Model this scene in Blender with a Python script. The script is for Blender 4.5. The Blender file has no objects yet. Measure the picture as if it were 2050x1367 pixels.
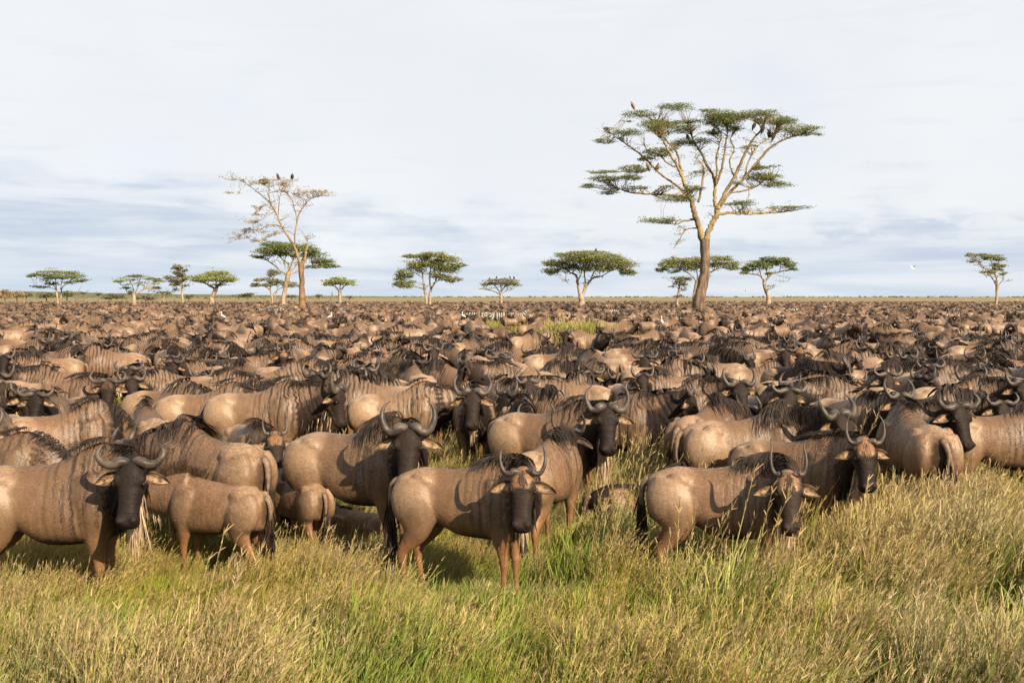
import bpy, math, random
import numpy as np
from mathutils import Vector, Matrix, kdtree

random.seed(11)
rng = np.random.default_rng(11)
scn = bpy.context.scene
COL = scn.collection

# ------------------------------------------------------------------ camera, light, exposure
FPX, HORIZON, EYE = 2164.0, 594.0, 2.5          # focal length and horizon in photograph pixels, eye height in metres
PITCH = math.atan((683.5 - HORIZON) / FPX)
cam_data = bpy.data.cameras.new('camera')
cam_data.sensor_width = 36.0
cam_data.lens = FPX / 2050.0 * 36.0
cam_data.clip_end = 60000.0
camera = bpy.data.objects.new('camera', cam_data)
COL.objects.link(camera)
camera.location = (0, 0, EYE)
camera.rotation_euler = (math.pi / 2 - PITCH, 0, 0)
scn.camera = camera

SUN_EL, SUN_AZ = math.radians(32), math.radians(143)   # azimuth clockwise from +Y: behind the camera, to its right
sun_dir = Vector((math.sin(SUN_AZ) * math.cos(SUN_EL), math.cos(SUN_AZ) * math.cos(SUN_EL), math.sin(SUN_EL)))
sun_data = bpy.data.lights.new('sun', 'SUN')
sun_data.energy = 5.0
sun_data.angle = math.radians(0.5)
sun_data.color = (1.0, 0.84, 0.63)
sun = bpy.data.objects.new('sun', sun_data)
COL.objects.link(sun)
sun.rotation_euler = sun_dir.to_track_quat('Z', 'Y').to_euler()
sun.location = (20, -20, 30)

scn.view_settings.view_transform = 'Standard'
scn.view_settings.look = 'None'
scn.view_settings.gamma = 1.0
scn.view_settings.use_curve_mapping = False
scn.view_settings.exposure = 1.2

world = bpy.data.worlds.new('World')
scn.world = world
world.use_nodes = True


class Nodes:
    """a short way to write node trees"""
    def __init__(self, tree):
        self.t = tree

    def n(self, kind, **kw):
        node = self.t.nodes.new(kind)
        ins = kw.pop('ins', {})
        for k, v in kw.items():
            setattr(node, k, v)
        for k, v in ins.items():
            s = node.inputs[k]
            if isinstance(v, bpy.types.NodeSocket):
                self.t.links.new(v, s)
            else:
                s.default_value = v
        return node

    def link(self, a, b):
        self.t.links.new(a, b)

    def math(self, op, a, b=0.0, c=None, clamp=False):
        ins = {0: a, 1: b}
        if c is not None:
            ins[2] = c
        return self.n('ShaderNodeMath', operation=op, use_clamp=clamp, ins=ins).outputs[0]

    def step(self, v, a, b, lo=0.0, hi=1.0):
        return self.n('ShaderNodeMapRange', interpolation_type='SMOOTHSTEP',
                      ins={'Value': v, 'From Min': a, 'From Max': b, 'To Min': lo, 'To Max': hi}).outputs[0]

    def mix(self, fac, a, b, mode='MIX'):
        m = self.n('ShaderNodeMix', data_type='RGBA', blend_type=mode)
        for s, v in ((m.inputs[0], fac), (m.inputs[6], a), (m.inputs[7], b)):
            if isinstance(v, bpy.types.NodeSocket):
                self.t.links.new(v, s)
            else:
                s.default_value = (tuple(v) + (1.0,))[:4] if not isinstance(v, (int, float)) else v
        return m.outputs[2]

    def noise(self, vec, scale, detail=3.0, rough=0.5, dist=0.0):
        return self.n('ShaderNodeTexNoise', ins={'Vector': vec, 'Scale': scale, 'Detail': detail, 'Roughness': rough,
                                                'Distortion': dist}).outputs[0]


def build_sky():
    t = world.node_tree
    t.nodes.clear()
    N = Nodes(t)
    sky = N.n('ShaderNodeTexSky', sky_type='NISHITA', sun_disc=False, sun_elevation=SUN_EL, sun_rotation=SUN_AZ,
              altitude=1500.0, air_density=1.0, dust_density=1.5, ozone_density=1.0)
    clear = N.n('ShaderNodeVectorMath', operation='SCALE', ins={0: sky.outputs[0], 'Scale': 0.08}).outputs[0]
    d = N.n('ShaderNodeTexCoord').outputs['Generated']
    sep = N.n('ShaderNodeSeparateXYZ', ins={0: d})
    el = N.math('ARCSINE', sep.outputs[2])
    az = N.math('ARCTAN2', sep.outputs[0], sep.outputs[1])
    # streaky layer coordinates: clouds are seen edge-on, so they stretch along the horizon
    st = N.n('ShaderNodeCombineXYZ', ins={0: N.math('MULTIPLY', az, 2.6), 1: N.math('MULTIPLY', el, 26.0), 2: 3.7}).outputs[0]
    bl = N.n('ShaderNodeCombineXYZ', ins={0: N.math('MULTIPLY', az, 7.0), 1: N.math('MULTIPLY', el, 15.0), 2: 1.3}).outputs[0]
    streak = N.noise(st, 1.6, 6.0, 0.56, 0.35)
    streak2 = N.noise(st, 4.2, 5.0, 0.6, 0.2)
    billow = N.noise(bl, 1.5, 6.0, 0.55, 0.25)
    # the low blue-grey bank: its upper edge wanders between 3 and 8 degrees
    edge = N.math('ADD', N.math('MULTIPLY', billow, 0.13), N.math('MULTIPLY', streak, 0.11))
    # the bank stands higher on the left, and again on the right, with a paler saddle between
    side = N.math('ADD', N.step(az, -0.08, -0.34, 0.0, 0.056), N.step(az, 0.10, 0.38, 0.0, 0.034))
    bank = N.step(N.math('SUBTRACT', N.math('ADD', N.math('ADD', -0.062, side), edge), el), -0.020, 0.030)
    bank = N.math('MULTIPLY', bank, N.step(streak, 0.33, 0.60, 0.30, 1.0))
    # smooth grey veils in the white upper sky
    veil = N.math('MULTIPLY', N.step(N.noise(bl, 0.55, 3.0, 0.5), 0.35, 0.70), 0.35)
    white = N.mix(veil, (0.535, 0.548, 0.565), (0.460, 0.487, 0.525))
    grey = N.mix(N.step(streak2, 0.35, 0.65), (0.340, 0.390, 0.465), (0.415, 0.453, 0.508))
    low = N.step(el, 0.050, 0.0)
    grey = N.mix(N.math('MULTIPLY', low, 0.45), grey, (0.385, 0.455, 0.535))
    cloud = N.mix(bank, white, grey)
    # heaped white tops rising out of the bank to the right of the middle, and thin bright streaks on the left
    puff = N.n('ShaderNodeCombineXYZ', ins={0: N.math('MULTIPLY', az, 22.0), 1: N.math('MULTIPLY', el, 44.0), 2: 5.0}).outputs[0]
    heap = N.step(N.noise(puff, 0.9, 6.0, 0.58, 0.3), 0.46, 0.60)
    heap = N.math('MULTIPLY', heap, N.math('MULTIPLY', N.step(el, 0.036, 0.060), N.step(el, 0.105, 0.075)))
    heap = N.math('MULTIPLY', heap, N.step(az, -0.10, 0.02))
    cloud = N.mix(N.math('MULTIPLY', heap, 0.75), cloud, (0.530, 0.540, 0.550))
    thin = N.math('MULTIPLY', N.step(N.noise(st, 3.1, 5.0, 0.55, 0.6), 0.56, 0.66), N.step(el, 0.02, 0.05))
    cloud = N.mix(N.math('MULTIPLY', thin, 0.55), cloud, (0.500, 0.520, 0.545))
    cover = N.step(N.noise(bl, 0.8, 4.0, 0.5), 0.2, 0.5, 0.86, 0.97)
    col = N.mix(cover, clear, cloud)
    bg = N.n('ShaderNodeBackground', ins={'Color': col, 'Strength': 0.73})
    out = N.n('ShaderNodeOutputWorld')
    N.link(bg.outputs[0], out.inputs['Surface'])


build_sky()


def px_point(px, py, depth, dy=0.0):
    """the point that lies `depth` metres in front of the camera's foot and shows at photograph pixel (px, py)"""
    y = depth
    cx, cy = (px - 1025.0) / FPX, -(py - 683.5) / FPX
    c, s = math.cos(PITCH), math.sin(PITCH)
    dx, dyy, dz = cx, c + cy * s, -s + cy * c
    k = y / dyy
    return Vector((dx * k, y + dy, EYE + dz * k))


def px_ground(px, py, z=0.0):
    cx, cy = (px - 1025.0) / FPX, -(py - 683.5) / FPX
    c, s = math.cos(PITCH), math.sin(PITCH)
    dx, dyy, dz = cx, c + cy * s, -s + cy * c
    k = (z - EYE) / dz
    return Vector((dx * k, dyy * k, z))


def to_px(p):
    c, s = math.cos(PITCH), math.sin(PITCH)
    x, y, z = p[0], p[1], p[2] - EYE
    depth = y * c - z * s
    up = y * s + z * c
    return 1025.0 + FPX * x / depth, 683.5 - FPX * up / depth


def material(name):
    m = bpy.data.materials.new(name)
    m.use_nodes = True
    m.node_tree.nodes.clear()
    N = Nodes(m.node_tree)
    out = N.n('ShaderNodeOutputMaterial')
    return m, N, out


def link_obj(name, data, parent=None, loc=None, rz=None, kind=None, label=None, category=None, group=None):
    o = bpy.data.objects.new(name, data)
    COL.objects.link(o)
    if parent is not None:
        o.parent = parent
    if loc is not None:
        o.location = loc
    if rz is not None:
        o.rotation_euler = (0, 0, rz)
    for k, v in (('kind', kind), ('label', label), ('category', category), ('group', group)):
        if v:
            o[k] = v
    return o


def make_mesh(name, verts, faces, mats=(), mat_index=None, smooth=True):
    me = bpy.data.meshes.new(name)
    me.from_pydata([tuple(v) for v in verts], [], [tuple(f) for f in faces])
    for m in mats:
        me.materials.append(m)
    if mat_index is not None:
        me.polygons.foreach_set('material_index', np.asarray(mat_index, dtype=np.int32))
    if smooth:
        me.polygons.foreach_set('use_smooth', np.ones(len(me.polygons), dtype=bool))
    me.update()
    return me


def quad_mesh(name, verts, nquads, mat, colors=None, smooth=False):
    """many loose quads at once: verts is (4*nquads, 3)"""
    me = bpy.data.meshes.new(name)
    nv = len(verts)
    me.vertices.add(nv)
    me.vertices.foreach_set('co', np.asarray(verts, dtype=np.float32).ravel())
    me.loops.add(nquads * 4)
    me.loops.foreach_set('vertex_index', np.arange(nquads * 4, dtype=np.int32))
    me.polygons.add(nquads)
    me.polygons.foreach_set('loop_start', np.arange(0, nquads * 4, 4, dtype=np.int32))
    if smooth:
        me.polygons.foreach_set('use_smooth', np.ones(nquads, dtype=bool))
    if mat is not None:
        me.materials.append(mat)
    me.update(calc_edges=True)
    if colors is not None:
        a = me.attributes.new('tint', 'FLOAT_COLOR', 'POINT')
        c = np.ones((nv, 4), dtype=np.float32)
        c[:, :3] = colors
        a.data.foreach_set('color', c.ravel())
    return me
# ------------------------------------------------------------------ animal materials
def coat_material():
    m, N, out = material('wildebeest_coat')
    rest = N.n('ShaderNodeAttribute', attribute_name='rest').outputs['Vector']
    att = N.n('ShaderNodeAttribute', attribute_name='mask')
    sep = N.n('ShaderNodeSeparateColor', ins={0: att.outputs['Color']})
    stripe_m, dark_m, pale_m = sep.outputs[0], sep.outputs[1], sep.outputs[2]
    ginger_m = att.outputs['Alpha']
    rnd = N.n('ShaderNodeObjectInfo').outputs['Random']
    base = N.mix(rnd, (0.186, 0.107, 0.056), (0.126, 0.080, 0.047))
    rnd2 = N.math('FRACT', N.math('MULTIPLY', rnd, 7.31))
    base = N.mix(rnd2, base, N.mix(rnd, (0.074, 0.047, 0.029), (0.240, 0.148, 0.083)))
    blotch = N.noise(rest, 5.5, 4.0, 0.6)
    base = N.mix(N.step(blotch, 0.40, 0.70, 0.0, 0.62), base, (0.080, 0.043, 0.023))
    base = N.mix(N.math('MULTIPLY', pale_m, N.step(N.noise(rest, 3.0, 3.0), 0.3, 0.6, 0.35, 0.85)), base, (0.315, 0.215, 0.135))
    base = N.mix(N.math('MULTIPLY', ginger_m, 0.85), base, (0.195, 0.084, 0.030))
    base = N.mix(N.math('MULTIPLY', stripe_m, 0.30), base, (0.060, 0.041, 0.029))
    # hair grain
    hair_v = N.n('ShaderNodeVectorMath', operation='MULTIPLY', ins={0: rest, 1: (24.0, 42.0, 60.0)}).outputs[0]
    grain = N.noise(hair_v, 1.0, 4.0, 0.7)
    base = N.mix(N.step(grain, 0.36, 0.70, 0.0, 0.38), base, (0.085, 0.050, 0.029))
    # brindle: dark upright bars on neck, shoulder and ribs
    def scaled(v):
        return N.n('ShaderNodeVectorMath', operation='MULTIPLY', ins={0: rest, 1: v}).outputs[0]
    sx = N.n('ShaderNodeSeparateXYZ', ins={0: rest}).outputs[0]
    ph = N.math('ADD', N.math('MULTIPLY', sx, 82.0), N.math('MULTIPLY', N.noise(scaled((5.0, 3.0, 2.2)), 1.0, 3.0, 0.55), 13.0))
    ph = N.math('ADD', ph, N.math('MULTIPLY', rnd, 40.0))
    bars = N.step(N.math('SINE', ph), -0.10, 0.42)
    broken = N.step(N.noise(scaled((20.0, 6.0, 2.0)), 1.0, 3.0, 0.6), 0.40, 0.52)
    bar_m = N.math('MULTIPLY', N.math('MULTIPLY', bars, broken), stripe_m)
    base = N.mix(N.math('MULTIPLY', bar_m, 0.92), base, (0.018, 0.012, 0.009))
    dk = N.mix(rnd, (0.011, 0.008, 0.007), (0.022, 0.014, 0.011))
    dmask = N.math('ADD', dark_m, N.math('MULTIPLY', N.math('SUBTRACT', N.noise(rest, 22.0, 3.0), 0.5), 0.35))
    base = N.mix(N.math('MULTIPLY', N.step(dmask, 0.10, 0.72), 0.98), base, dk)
    h = N.math('ADD', N.math('MULTIPLY', grain, 0.35), N.math('MULTIPLY', N.math('SUBTRACT', 1.0, bar_m), 0.5))
    h = N.math('ADD', h, N.math('MULTIPLY', N.noise(rest, 9.0, 3.0), 1.4))
    fold = N.noise(N.n('ShaderNodeVectorMath', operation='MULTIPLY', ins={0: rest, 1: (13.0, 6.0, 2.6)}).outputs[0], 1.0, 2.0, 0.5, 0.6)
    h = N.math('ADD', h, N.math('MULTIPLY', fold, N.math('ADD', 0.7, N.math('MULTIPLY', stripe_m, 1.7))))
    bump = N.n('ShaderNodeBump', ins={'Strength': 0.75, 'Distance': 0.012, 'Height': h})
    b = N.n('ShaderNodeBsdfPrincipled', ins={'Base Color': base, 'Roughness': N.step(dmask, 0.1, 0.6, 0.46, 0.58), 'Specular IOR Level': N.step(dmask, 0.1, 0.6, 0.30, 0.10),
                                             'Sheen Weight': N.math('MULTIPLY', N.math('SUBTRACT', 1.0, N.step(dmask, 0.1, 0.6)), 0.03), 'Sheen Roughness': 0.4, 'Sheen Tint': (0.9, 0.75, 0.6, 1), 'Normal': bump.outputs[0]})
    N.link(b.outputs[0], out.inputs[0])
    return m


def zebra_material():
    m, N, out = material('zebra_coat')
    rest = N.n('ShaderNodeAttribute', attribute_name='rest').outputs['Vector']
    att = N.n('ShaderNodeAttribute', attribute_name='mask')
    sep = N.n('ShaderNodeSeparateColor', ins={0: att.outputs['Color']})
    s = N.n('ShaderNodeSeparateXYZ', ins={0: rest})
    wob = N.math('MULTIPLY', N.math('SUBTRACT', N.noise(rest, 2.2, 2.0), 0.5), 3.0)
    # bars stand upright on the trunk and lean over on the rump
    lean = N.math('MULTIPLY', s.outputs[2], N.step(s.outputs[0], -0.1, -0.75, 0.0, 0.9))
    ph = N.math('ADD', N.math('MULTIPLY', N.math('ADD', s.outputs[0], lean), 33.0), wob)
    bar = N.step(N.math('SINE', ph), -0.15, 0.25)
    legs = N.step(N.math('SINE', N.math('MULTIPLY', s.outputs[2], 70.0)), -0.1, 0.3)
    bar = N.mix(sep.outputs[2], bar, legs)
    col = N.mix(bar, (0.25, 0.215, 0.17), (0.018, 0.024, 0.022))
    col = N.mix(N.math('MULTIPLY', sep.outputs[1], 0.95), col, (0.02, 0.016, 0.015))
    b = N.n('ShaderNodeBsdfPrincipled', ins={'Base Color': col, 'Roughness': 0.6, 'Specular IOR Level': 0.25})
    N.link(b.outputs[0], out.inputs[0])
    return m


def simple_material(name, color, rough=0.6, spec=0.3, var=0.0, scale=20.0, stretch=(1, 1, 1), color2=None, bump=0.0, trans=0.0):
    m, N, out = material(name)
    col = color
    rest = N.n('ShaderNodeTexCoord').outputs['Object']
    v = N.n('ShaderNodeVectorMath', operation='MULTIPLY', ins={0: rest, 1: stretch}).outputs[0]
    nz = N.noise(v, scale, 4.0, 0.6)
    if color2 is None:
        color2 = tuple(c * (1 - var) for c in color)
    col = N.mix(N.step(nz, 0.35, 0.65), color, color2)
    b = N.n('ShaderNodeBsdfPrincipled', ins={'Base Color': col, 'Roughness': rough, 'Specular IOR Level': spec})
    if bump:
        bm = N.n('ShaderNodeBump', ins={'Strength': bump, 'Distance': 0.01, 'Height': nz})
        N.link(bm.outputs[0], b.inputs['Normal'])
    if trans:
        tr = N.n('ShaderNodeBsdfTranslucent', ins={'Color': col})
        mx = N.n('ShaderNodeMixShader', ins={0: trans, 1: b.outputs[0], 2: tr.outputs[0]})
        N.link(mx.outputs[0], out.inputs[0])
    else:
        N.link(b.outputs[0], out.inputs[0])
    return m


MAT = {}
MAT['coat'] = coat_material()
MAT['zebra'] = zebra_material()
MAT['horn'] = simple_material('horn_keratin', (0.082, 0.062, 0.047), 0.50, 0.3, color2=(0.026, 0.020, 0.017), scale=9, bump=0.5)
MAT['horn_dark'] = simple_material('dark_horn_keratin', (0.075, 0.060, 0.052), 0.40, 0.4, color2=(0.035, 0.028, 0.025), scale=9, bump=0.5)
MAT['black_hair'] = simple_material('black_hair', (0.013, 0.010, 0.009), 0.62, 0.14, color2=(0.036, 0.024, 0.017), scale=14)
MAT['brown_hair'] = simple_material('brown_hair', (0.075, 0.042, 0.024), 0.62, 0.15, color2=(0.030, 0.020, 0.014), scale=14)
MAT['ginger_hair'] = simple_material('ginger_hair', (0.200, 0.098, 0.040), 0.55, 0.25, color2=(0.075, 0.040, 0.020), scale=14)
MAT['beard_hair'] = simple_material('cream_hair', (0.52, 0.40, 0.27), 0.6, 0.2, color2=(0.28, 0.19, 0.11), scale=12, trans=0.15)
MAT['ear_outer'] = simple_material('ear_fur', (0.095, 0.060, 0.038), 0.7, 0.15, color2=(0.040, 0.027, 0.019), scale=30)
MAT['ear_inner'] = simple_material('ear_inner_fur', (0.290, 0.185, 0.105), 0.7, 0.15, color2=(0.060, 0.038, 0.024), scale=26)
MAT['eye'] = simple_material('eye', (0.012, 0.008, 0.007), 0.08, 0.6)
MAT['tail_skin'] = simple_material('tail_fur', (0.17, 0.11, 0.07), 0.6, 0.3, color2=(0.09, 0.06, 0.04), scale=20)


# ------------------------------------------------------------------ animal builder
def sstep(x, a, b):
    t = np.clip((np.asarray(x, dtype=float) - a) / (b - a), 0, 1)
    return t * t * (3 - 2 * t)


def catmull(P, n):
    """smooth interpolation of a table of values (rows are control points)"""
    P = np.asarray(P, dtype=float)
    k = len(P)
    Q = np.vstack([2 * P[0] - P[1], P, 2 * P[-1] - P[-2]])
    t = np.linspace(0, k - 1 - 1e-9, n)
    i = np.floor(t).astype(int)
    f = (t - i)[:, None]
    a, b, c, d = Q[i], Q[i + 1], Q[i + 2], Q[i + 3]
    return 0.5 * ((2 * b) + (c - a) * f + (2 * a - 5 * b + 4 * c - d) * f ** 2 + (3 * b - a - 3 * c + d) * f ** 3)


def unit(v):
    v = np.asarray(v, dtype=float)
    return v / (np.linalg.norm(v, axis=-1, keepdims=True) + 1e-12)


class Loft:
    def __init__(self):
        self.v, self.f, self.rest, self.mask = [], [], [], []

    def tube(self, C, U, L, W, H, K, E, restC, maskfn, n=24, restU=(0, 0, 1), restL=(0, 1, 0)):
        """rings: centre C, up U, left L, half width W, half height H, K narrows the top, E rounds (1) or squares (<1)"""
        base = len(self.v)
        t = np.arange(n) / n * 2 * math.pi
        ct, st = np.cos(t), np.sin(t)
        m = len(C)
        for i in range(m):
            e = E[i]
            y = W[i] * np.sign(ct) * np.abs(ct) ** e * (1 - K[i] * st)
            z = H[i] * np.sign(st) * np.abs(st) ** e
            P = C[i] + np.outer(y, L[i]) + np.outer(z, U[i])
            R = restC[i] + np.outer(y, restL) + np.outer(z, restU)
            self.v.extend(P)
            self.rest.extend(R)
            self.mask.extend(maskfn(i / (m - 1), ct, st, R))
        for i in range(m - 1):
            for j in range(n):
                a, b = base + i * n + j, base + i * n + (j + 1) % n
                self.f.append((a, b, b + n, a + n))
        for i, rev in ((0, True), (m - 1, False)):
            c = len(self.v)
            self.v.append(C[i])
            self.rest.append(restC[i])
            self.mask.append(np.mean(self.mask[base + i * n: base + i * n + n], axis=0))
            for j in range(n):
                a, b = base + i * n + j, base + i * n + (j + 1) % n
                self.f.append((b, a, c) if rev else (a, b, c))


def ribbon_quads(P, Wd, S):
    """P (m,n,3) strands, Wd (n,) half widths, S (m,3) sideways directions -> loose quads (4*k,3)"""
    A = P - S[:, None, :] * Wd[None, :, None]
    B = P + S[:, None, :] * Wd[None, :, None]
    q = np.stack([A[:, :-1], B[:, :-1], B[:, 1:], A[:, 1:]], axis=2)
    return q.reshape(-1, 3)


XS = {'wildebeest': .87, 'zebra': .96}   # trunk length
TORSO = {   # x, top, bottom, half width, narrowing of the top, roundness
    'wildebeest': [(-0.80, 1.00, 0.86, 0.05, 0, 1), (-0.77, 1.08, 0.72, 0.125, 0, 1), (-0.66, 1.130, 0.66, 0.185, 0, .95),
                   (-0.50, 1.172, 0.71, 0.225, .05, .92), (-0.30, 1.168, 0.675, 0.238, .08, .92), (-0.10, 1.172, 0.598, 0.265, .10, .92),
                   (0.10, 1.222, 0.575, 0.265, .16, .92), (0.26, 1.305, 0.570, 0.240, .32, .92), (0.40, 1.352, 0.575, 0.215, .46, .95),
                   (0.54, 1.332, 0.612, 0.190, .42, 1), (0.66, 1.250, 0.680, 0.160, .30, 1), (0.745, 1.15, 0.800, 0.095, .2, 1)],
    'zebra': [(-0.80, 1.05, 0.90, 0.05, 0, 1), (-0.77, 1.14, 0.76, 0.14, 0, 1), (-0.66, 1.225, 0.68, 0.205, 0, .95),
              (-0.50, 1.262, 0.66, 0.245, .0, .92), (-0.30, 1.250, 0.63, 0.262, .0, .92), (-0.10, 1.225, 0.60, 0.280, .0, .92),
              (0.10, 1.215, 0.59, 0.280, .05, .92), (0.26, 1.235, 0.60, 0.250, .15, .92), (0.40, 1.265, 0.62, 0.215, .30, .95),
              (0.54, 1.255, 0.65, 0.190, .30, 1), (0.66, 1.20, 0.72, 0.155, .20, 1), (0.745, 1.10, 0.82, 0.09, .1, 1)]}


def animal_shape(species='wildebeest', neck_yaw=0., neck_pitch=22., head_yaw=None, head_pitch=58., head_roll=0., swing=(0, 0, 0, 0),
                 girth=1.0, belly=0.0, face=0.95, ginger=0.2, forelock=0.25, stripes=1.0, dark=0.0, crest=0.55, age=1.0, lie=False, voxel=0.02, ratio=None):
    """builds one posed animal standing at the origin and facing +X; returns its body mesh and the frames its parts hang on"""
    zebra = species == 'zebra'
    lo = Loft()
    drop = -0.52 if lie else 0.0
    T = catmull(TORSO[species], 54)
    x, zt, zb, w, k, e = T.T
    zb = zb - belly * np.exp(-((x + 0.05) / 0.35) ** 2)
    hump = (zt - 1.18) * np.clip(age, 0, 1) + np.minimum(0, zt - 1.18) * (1 - np.clip(age, 0, 1))
    if not zebra:
        zt = 1.18 + np.where(zt > 1.18, (zt - 1.18) * age, zt - 1.18)
    w = w * girth
    xs = XS[species]
    w = w * .87
    k = k + .10 * (x < .30)
    C = np.stack([x * xs, 0 * x, (zt + zb) / 2 + drop], 1)
    RC = np.stack([x, 0 * x, (zt + zb) / 2], 1)
    U = np.tile([0, 0, 1.], (len(x), 1))
    Lf = np.tile([0, 1., 0], (len(x), 1))

    def m_torso(s, ct, st, R):
        xx, zz = R[:, 0], R[:, 2]
        stripe = sstep(xx, -0.25, 0.30) * stripes * (1 - 0.5 * sstep(zz, 0.80, 0.62))
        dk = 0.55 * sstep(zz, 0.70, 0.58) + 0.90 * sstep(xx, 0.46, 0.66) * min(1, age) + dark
        dk = dk + crest * sstep(st, 0.90, 1.0) * sstep(xx, 0.12, 0.35)
        dk = dk + 0.45 * sstep(xx, -0.74, -0.80)
        pale = sstep(xx, -0.22, -0.50) * sstep(zz, 0.72, 0.98) * (1 - sstep(xx, -0.70, -0.79))
        gi = ginger * 0.5 + 0 * xx
        if zebra:
            dk, pale, gi = 0 * xx, 0 * xx, 0 * xx
        return np.stack([stripe, dk, pale, gi], 1)
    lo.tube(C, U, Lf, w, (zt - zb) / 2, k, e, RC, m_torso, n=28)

    # neck
    if head_yaw is None:
        head_yaw = neck_yaw
    ny, npi, hy, hp = map(math.radians, (neck_yaw, neck_pitch, head_yaw, head_pitch))
    N0 = np.array([0.40 * xs, 0, 0.990 + drop]) if not zebra else np.array([0.42 * xs, 0, 1.00 + drop])
    nl = 0.62 if not zebra else 0.72
    poll = N0 + nl * np.array([math.cos(ny) * math.cos(npi), math.sin(ny) * math.cos(npi), math.sin(npi)]) + np.array([0.04, 0, 0])
    hdir = np.array([math.cos(hy), math.sin(hy), 0])
    ndir = np.array([math.cos(ny), math.sin(ny), 0])
    tend = unit(hdir * 0.75 + ndir * 0.45 + np.array([0, 0, 0.35 * math.sin(npi)]))
    N1 = N0 + np.array([0.25, 0, 0.06 * math.sin(npi)])
    N3 = poll - tend * 0.02 + np.array([0, 0, -0.05])
    N2 = N3 - tend * 0.20
    s = np.linspace(0, 1, 30)[:, None]
    NC = (1 - s) ** 3 * N0 + 3 * (1 - s) ** 2 * s * N1 + 3 * (1 - s) * s ** 2 * N2 + s ** 3 * N3
    T_ = unit(np.gradient(NC, axis=0))
    NL = unit(np.cross(np.array([0, 0, 1.]), T_))
    NU = np.cross(T_, NL)
    s1 = s[:, 0]
    nh = np.interp(s1, [0, .3, .6, .85, 1], [.305, .275, .215, .160, .120] if not zebra else [.27, .235, .19, .15, .12])
    nw = np.interp(s1, [0, .3, .6, .85, 1], [.185, .160, .125, .098, .085]) * girth
    nrest = np.stack([0.45 + 0.62 * s1, 0 * s1, 1.0 + 0.18 * s1], 1)

    def m_neck(s, ct, st, R):
        one = np.ones_like(st)
        if zebra:
            return np.stack([one, 0.9 * sstep(st, .94, 1.0), 0 * one, 0 * one], 1)
        dk = (0.85 * sstep(st, 0.45, -0.40) + 0.60 * sstep(s, 0.40, 0.92)) * min(1, face) * min(1, age) + 0.8 * sstep(st, 0.90, 1.0) + dark
        return np.stack([stripes * one, dk, 0 * one, ginger * 0.5 * one], 1)
    lo.tube(NC, NU, NL, nw, nh, np.interp(s1, [0, 1], [.30, .15]), np.full(30, .95), nrest, m_neck, n=24)

    # head
    f = np.array([math.cos(hy) * math.cos(hp), math.sin(hy) * math.cos(hp), -math.sin(hp)])
    l = unit(np.cross([0, 0, 1.], f))
    u = np.cross(f, l)
    if head_roll:
        a = math.radians(head_roll)
        l, u = l * math.cos(a) + u * math.sin(a), u * math.cos(a) - l * math.sin(a)
    if zebra:
        HT = [(-.10, .05, .07, 0, 0, 1), (-.05, .075, .10, -.02, 0, 1), (.04, .088, .125, -.03, 0, .9), (.14, .088, .125, -.04, 0, .9), (.24, .066, .10, -.035, 0, .9),
              (.36, .055, .078, -.03, 0, .9), (.45, .062, .075, -.03, 0, .9), (.52, .058, .065, -.03, 0, .9), (.55, .035, .04, -.03, 0, 1)]
    else:
        HT = [(-.11, .042, .06, -.02, 0, 1), (-.07, .080, .10, -.025, -.1, .9), (.00, .102, .122, -.025, -.10, .82), (.065, .113, .130, -.03, -.12, .78), (.12, .112, .126, -.035, -.10, .76),
              (.185, .097, .116, -.035, -.06, .76), (.26, .088, .098, -.03, -.02, .76), (.33, .083, .086, -.028, 0, .78), (.39, .087, .080, -.028, .06, .76), (.435, .091, .077, -.03, .08, .76),
              (.468, .080, .062, -.034, .05, .78), (.488, .042, .034, -.036, 0, 1)]
    hs = 0.92 if age > 0.6 else 0.86
    HT = catmull(HT, 40)
    ht, hw, hh, ho, hk, he = HT.T
    HC = poll + np.outer(ht * hs, f) + np.outer(ho, u)
    HU, HL = np.tile(u, (40, 1)), np.tile(l, (40, 1))
    hrest = np.stack([1.2 + ht, 0 * ht, ho], 1)

    def m_head(s, ct, st, R):
        tt = R[:, 0] - 1.2
        one = np.ones_like(st)
        if zebra:
            return np.stack([one, sstep(tt, .36, .46) + 0 * one, 0.5 * one, 0 * one], 1)
        front = sstep(st, -0.55, 0.35)
        fl = sstep(tt, .16, .085) * sstep(st, -0.1, 0.45)
        dk = face * (0.30 + 0.70 * front) * (1 - forelock * fl) + 0.3 * sstep(tt, .37, .43)
        dk = dk * (1 - .22 * sstep(tt, .35, .40) * sstep(st, -.6, .2))
        lip = sstep(tt, .435, .465) * sstep(st, -0.15, -0.6)
        gi = forelock * fl + ginger * (1 - front) * 0.6
        dk = dk * (1 - 0.8 * lip)
        return np.stack([0.4 * one, np.clip(dk, 0, 1), lip, np.clip(gi, 0, 1)], 1)
    lo.tube(HC, HU, HL, hw * hs, hh * hs, hk, he, hrest, m_head, n=28)

    # nostril wings and brow ridges make the muzzle and forehead read
    def blob(c, r, mk, rest):
        q = np.linspace(-1, 1, 7)
        rad = np.sqrt(np.clip(1 - q ** 2, 0.02, 1))
        BC = c + np.outer(q * r[2], f)
        lo.tube(BC, np.tile(u, (7, 1)), np.tile(l, (7, 1)), rad * r[0], rad * r[1], np.zeros(7), np.ones(7), np.tile(rest, (7, 1)),
                lambda s, ct, st, R: np.tile(mk, (len(ct), 1)), n=10)
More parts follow.
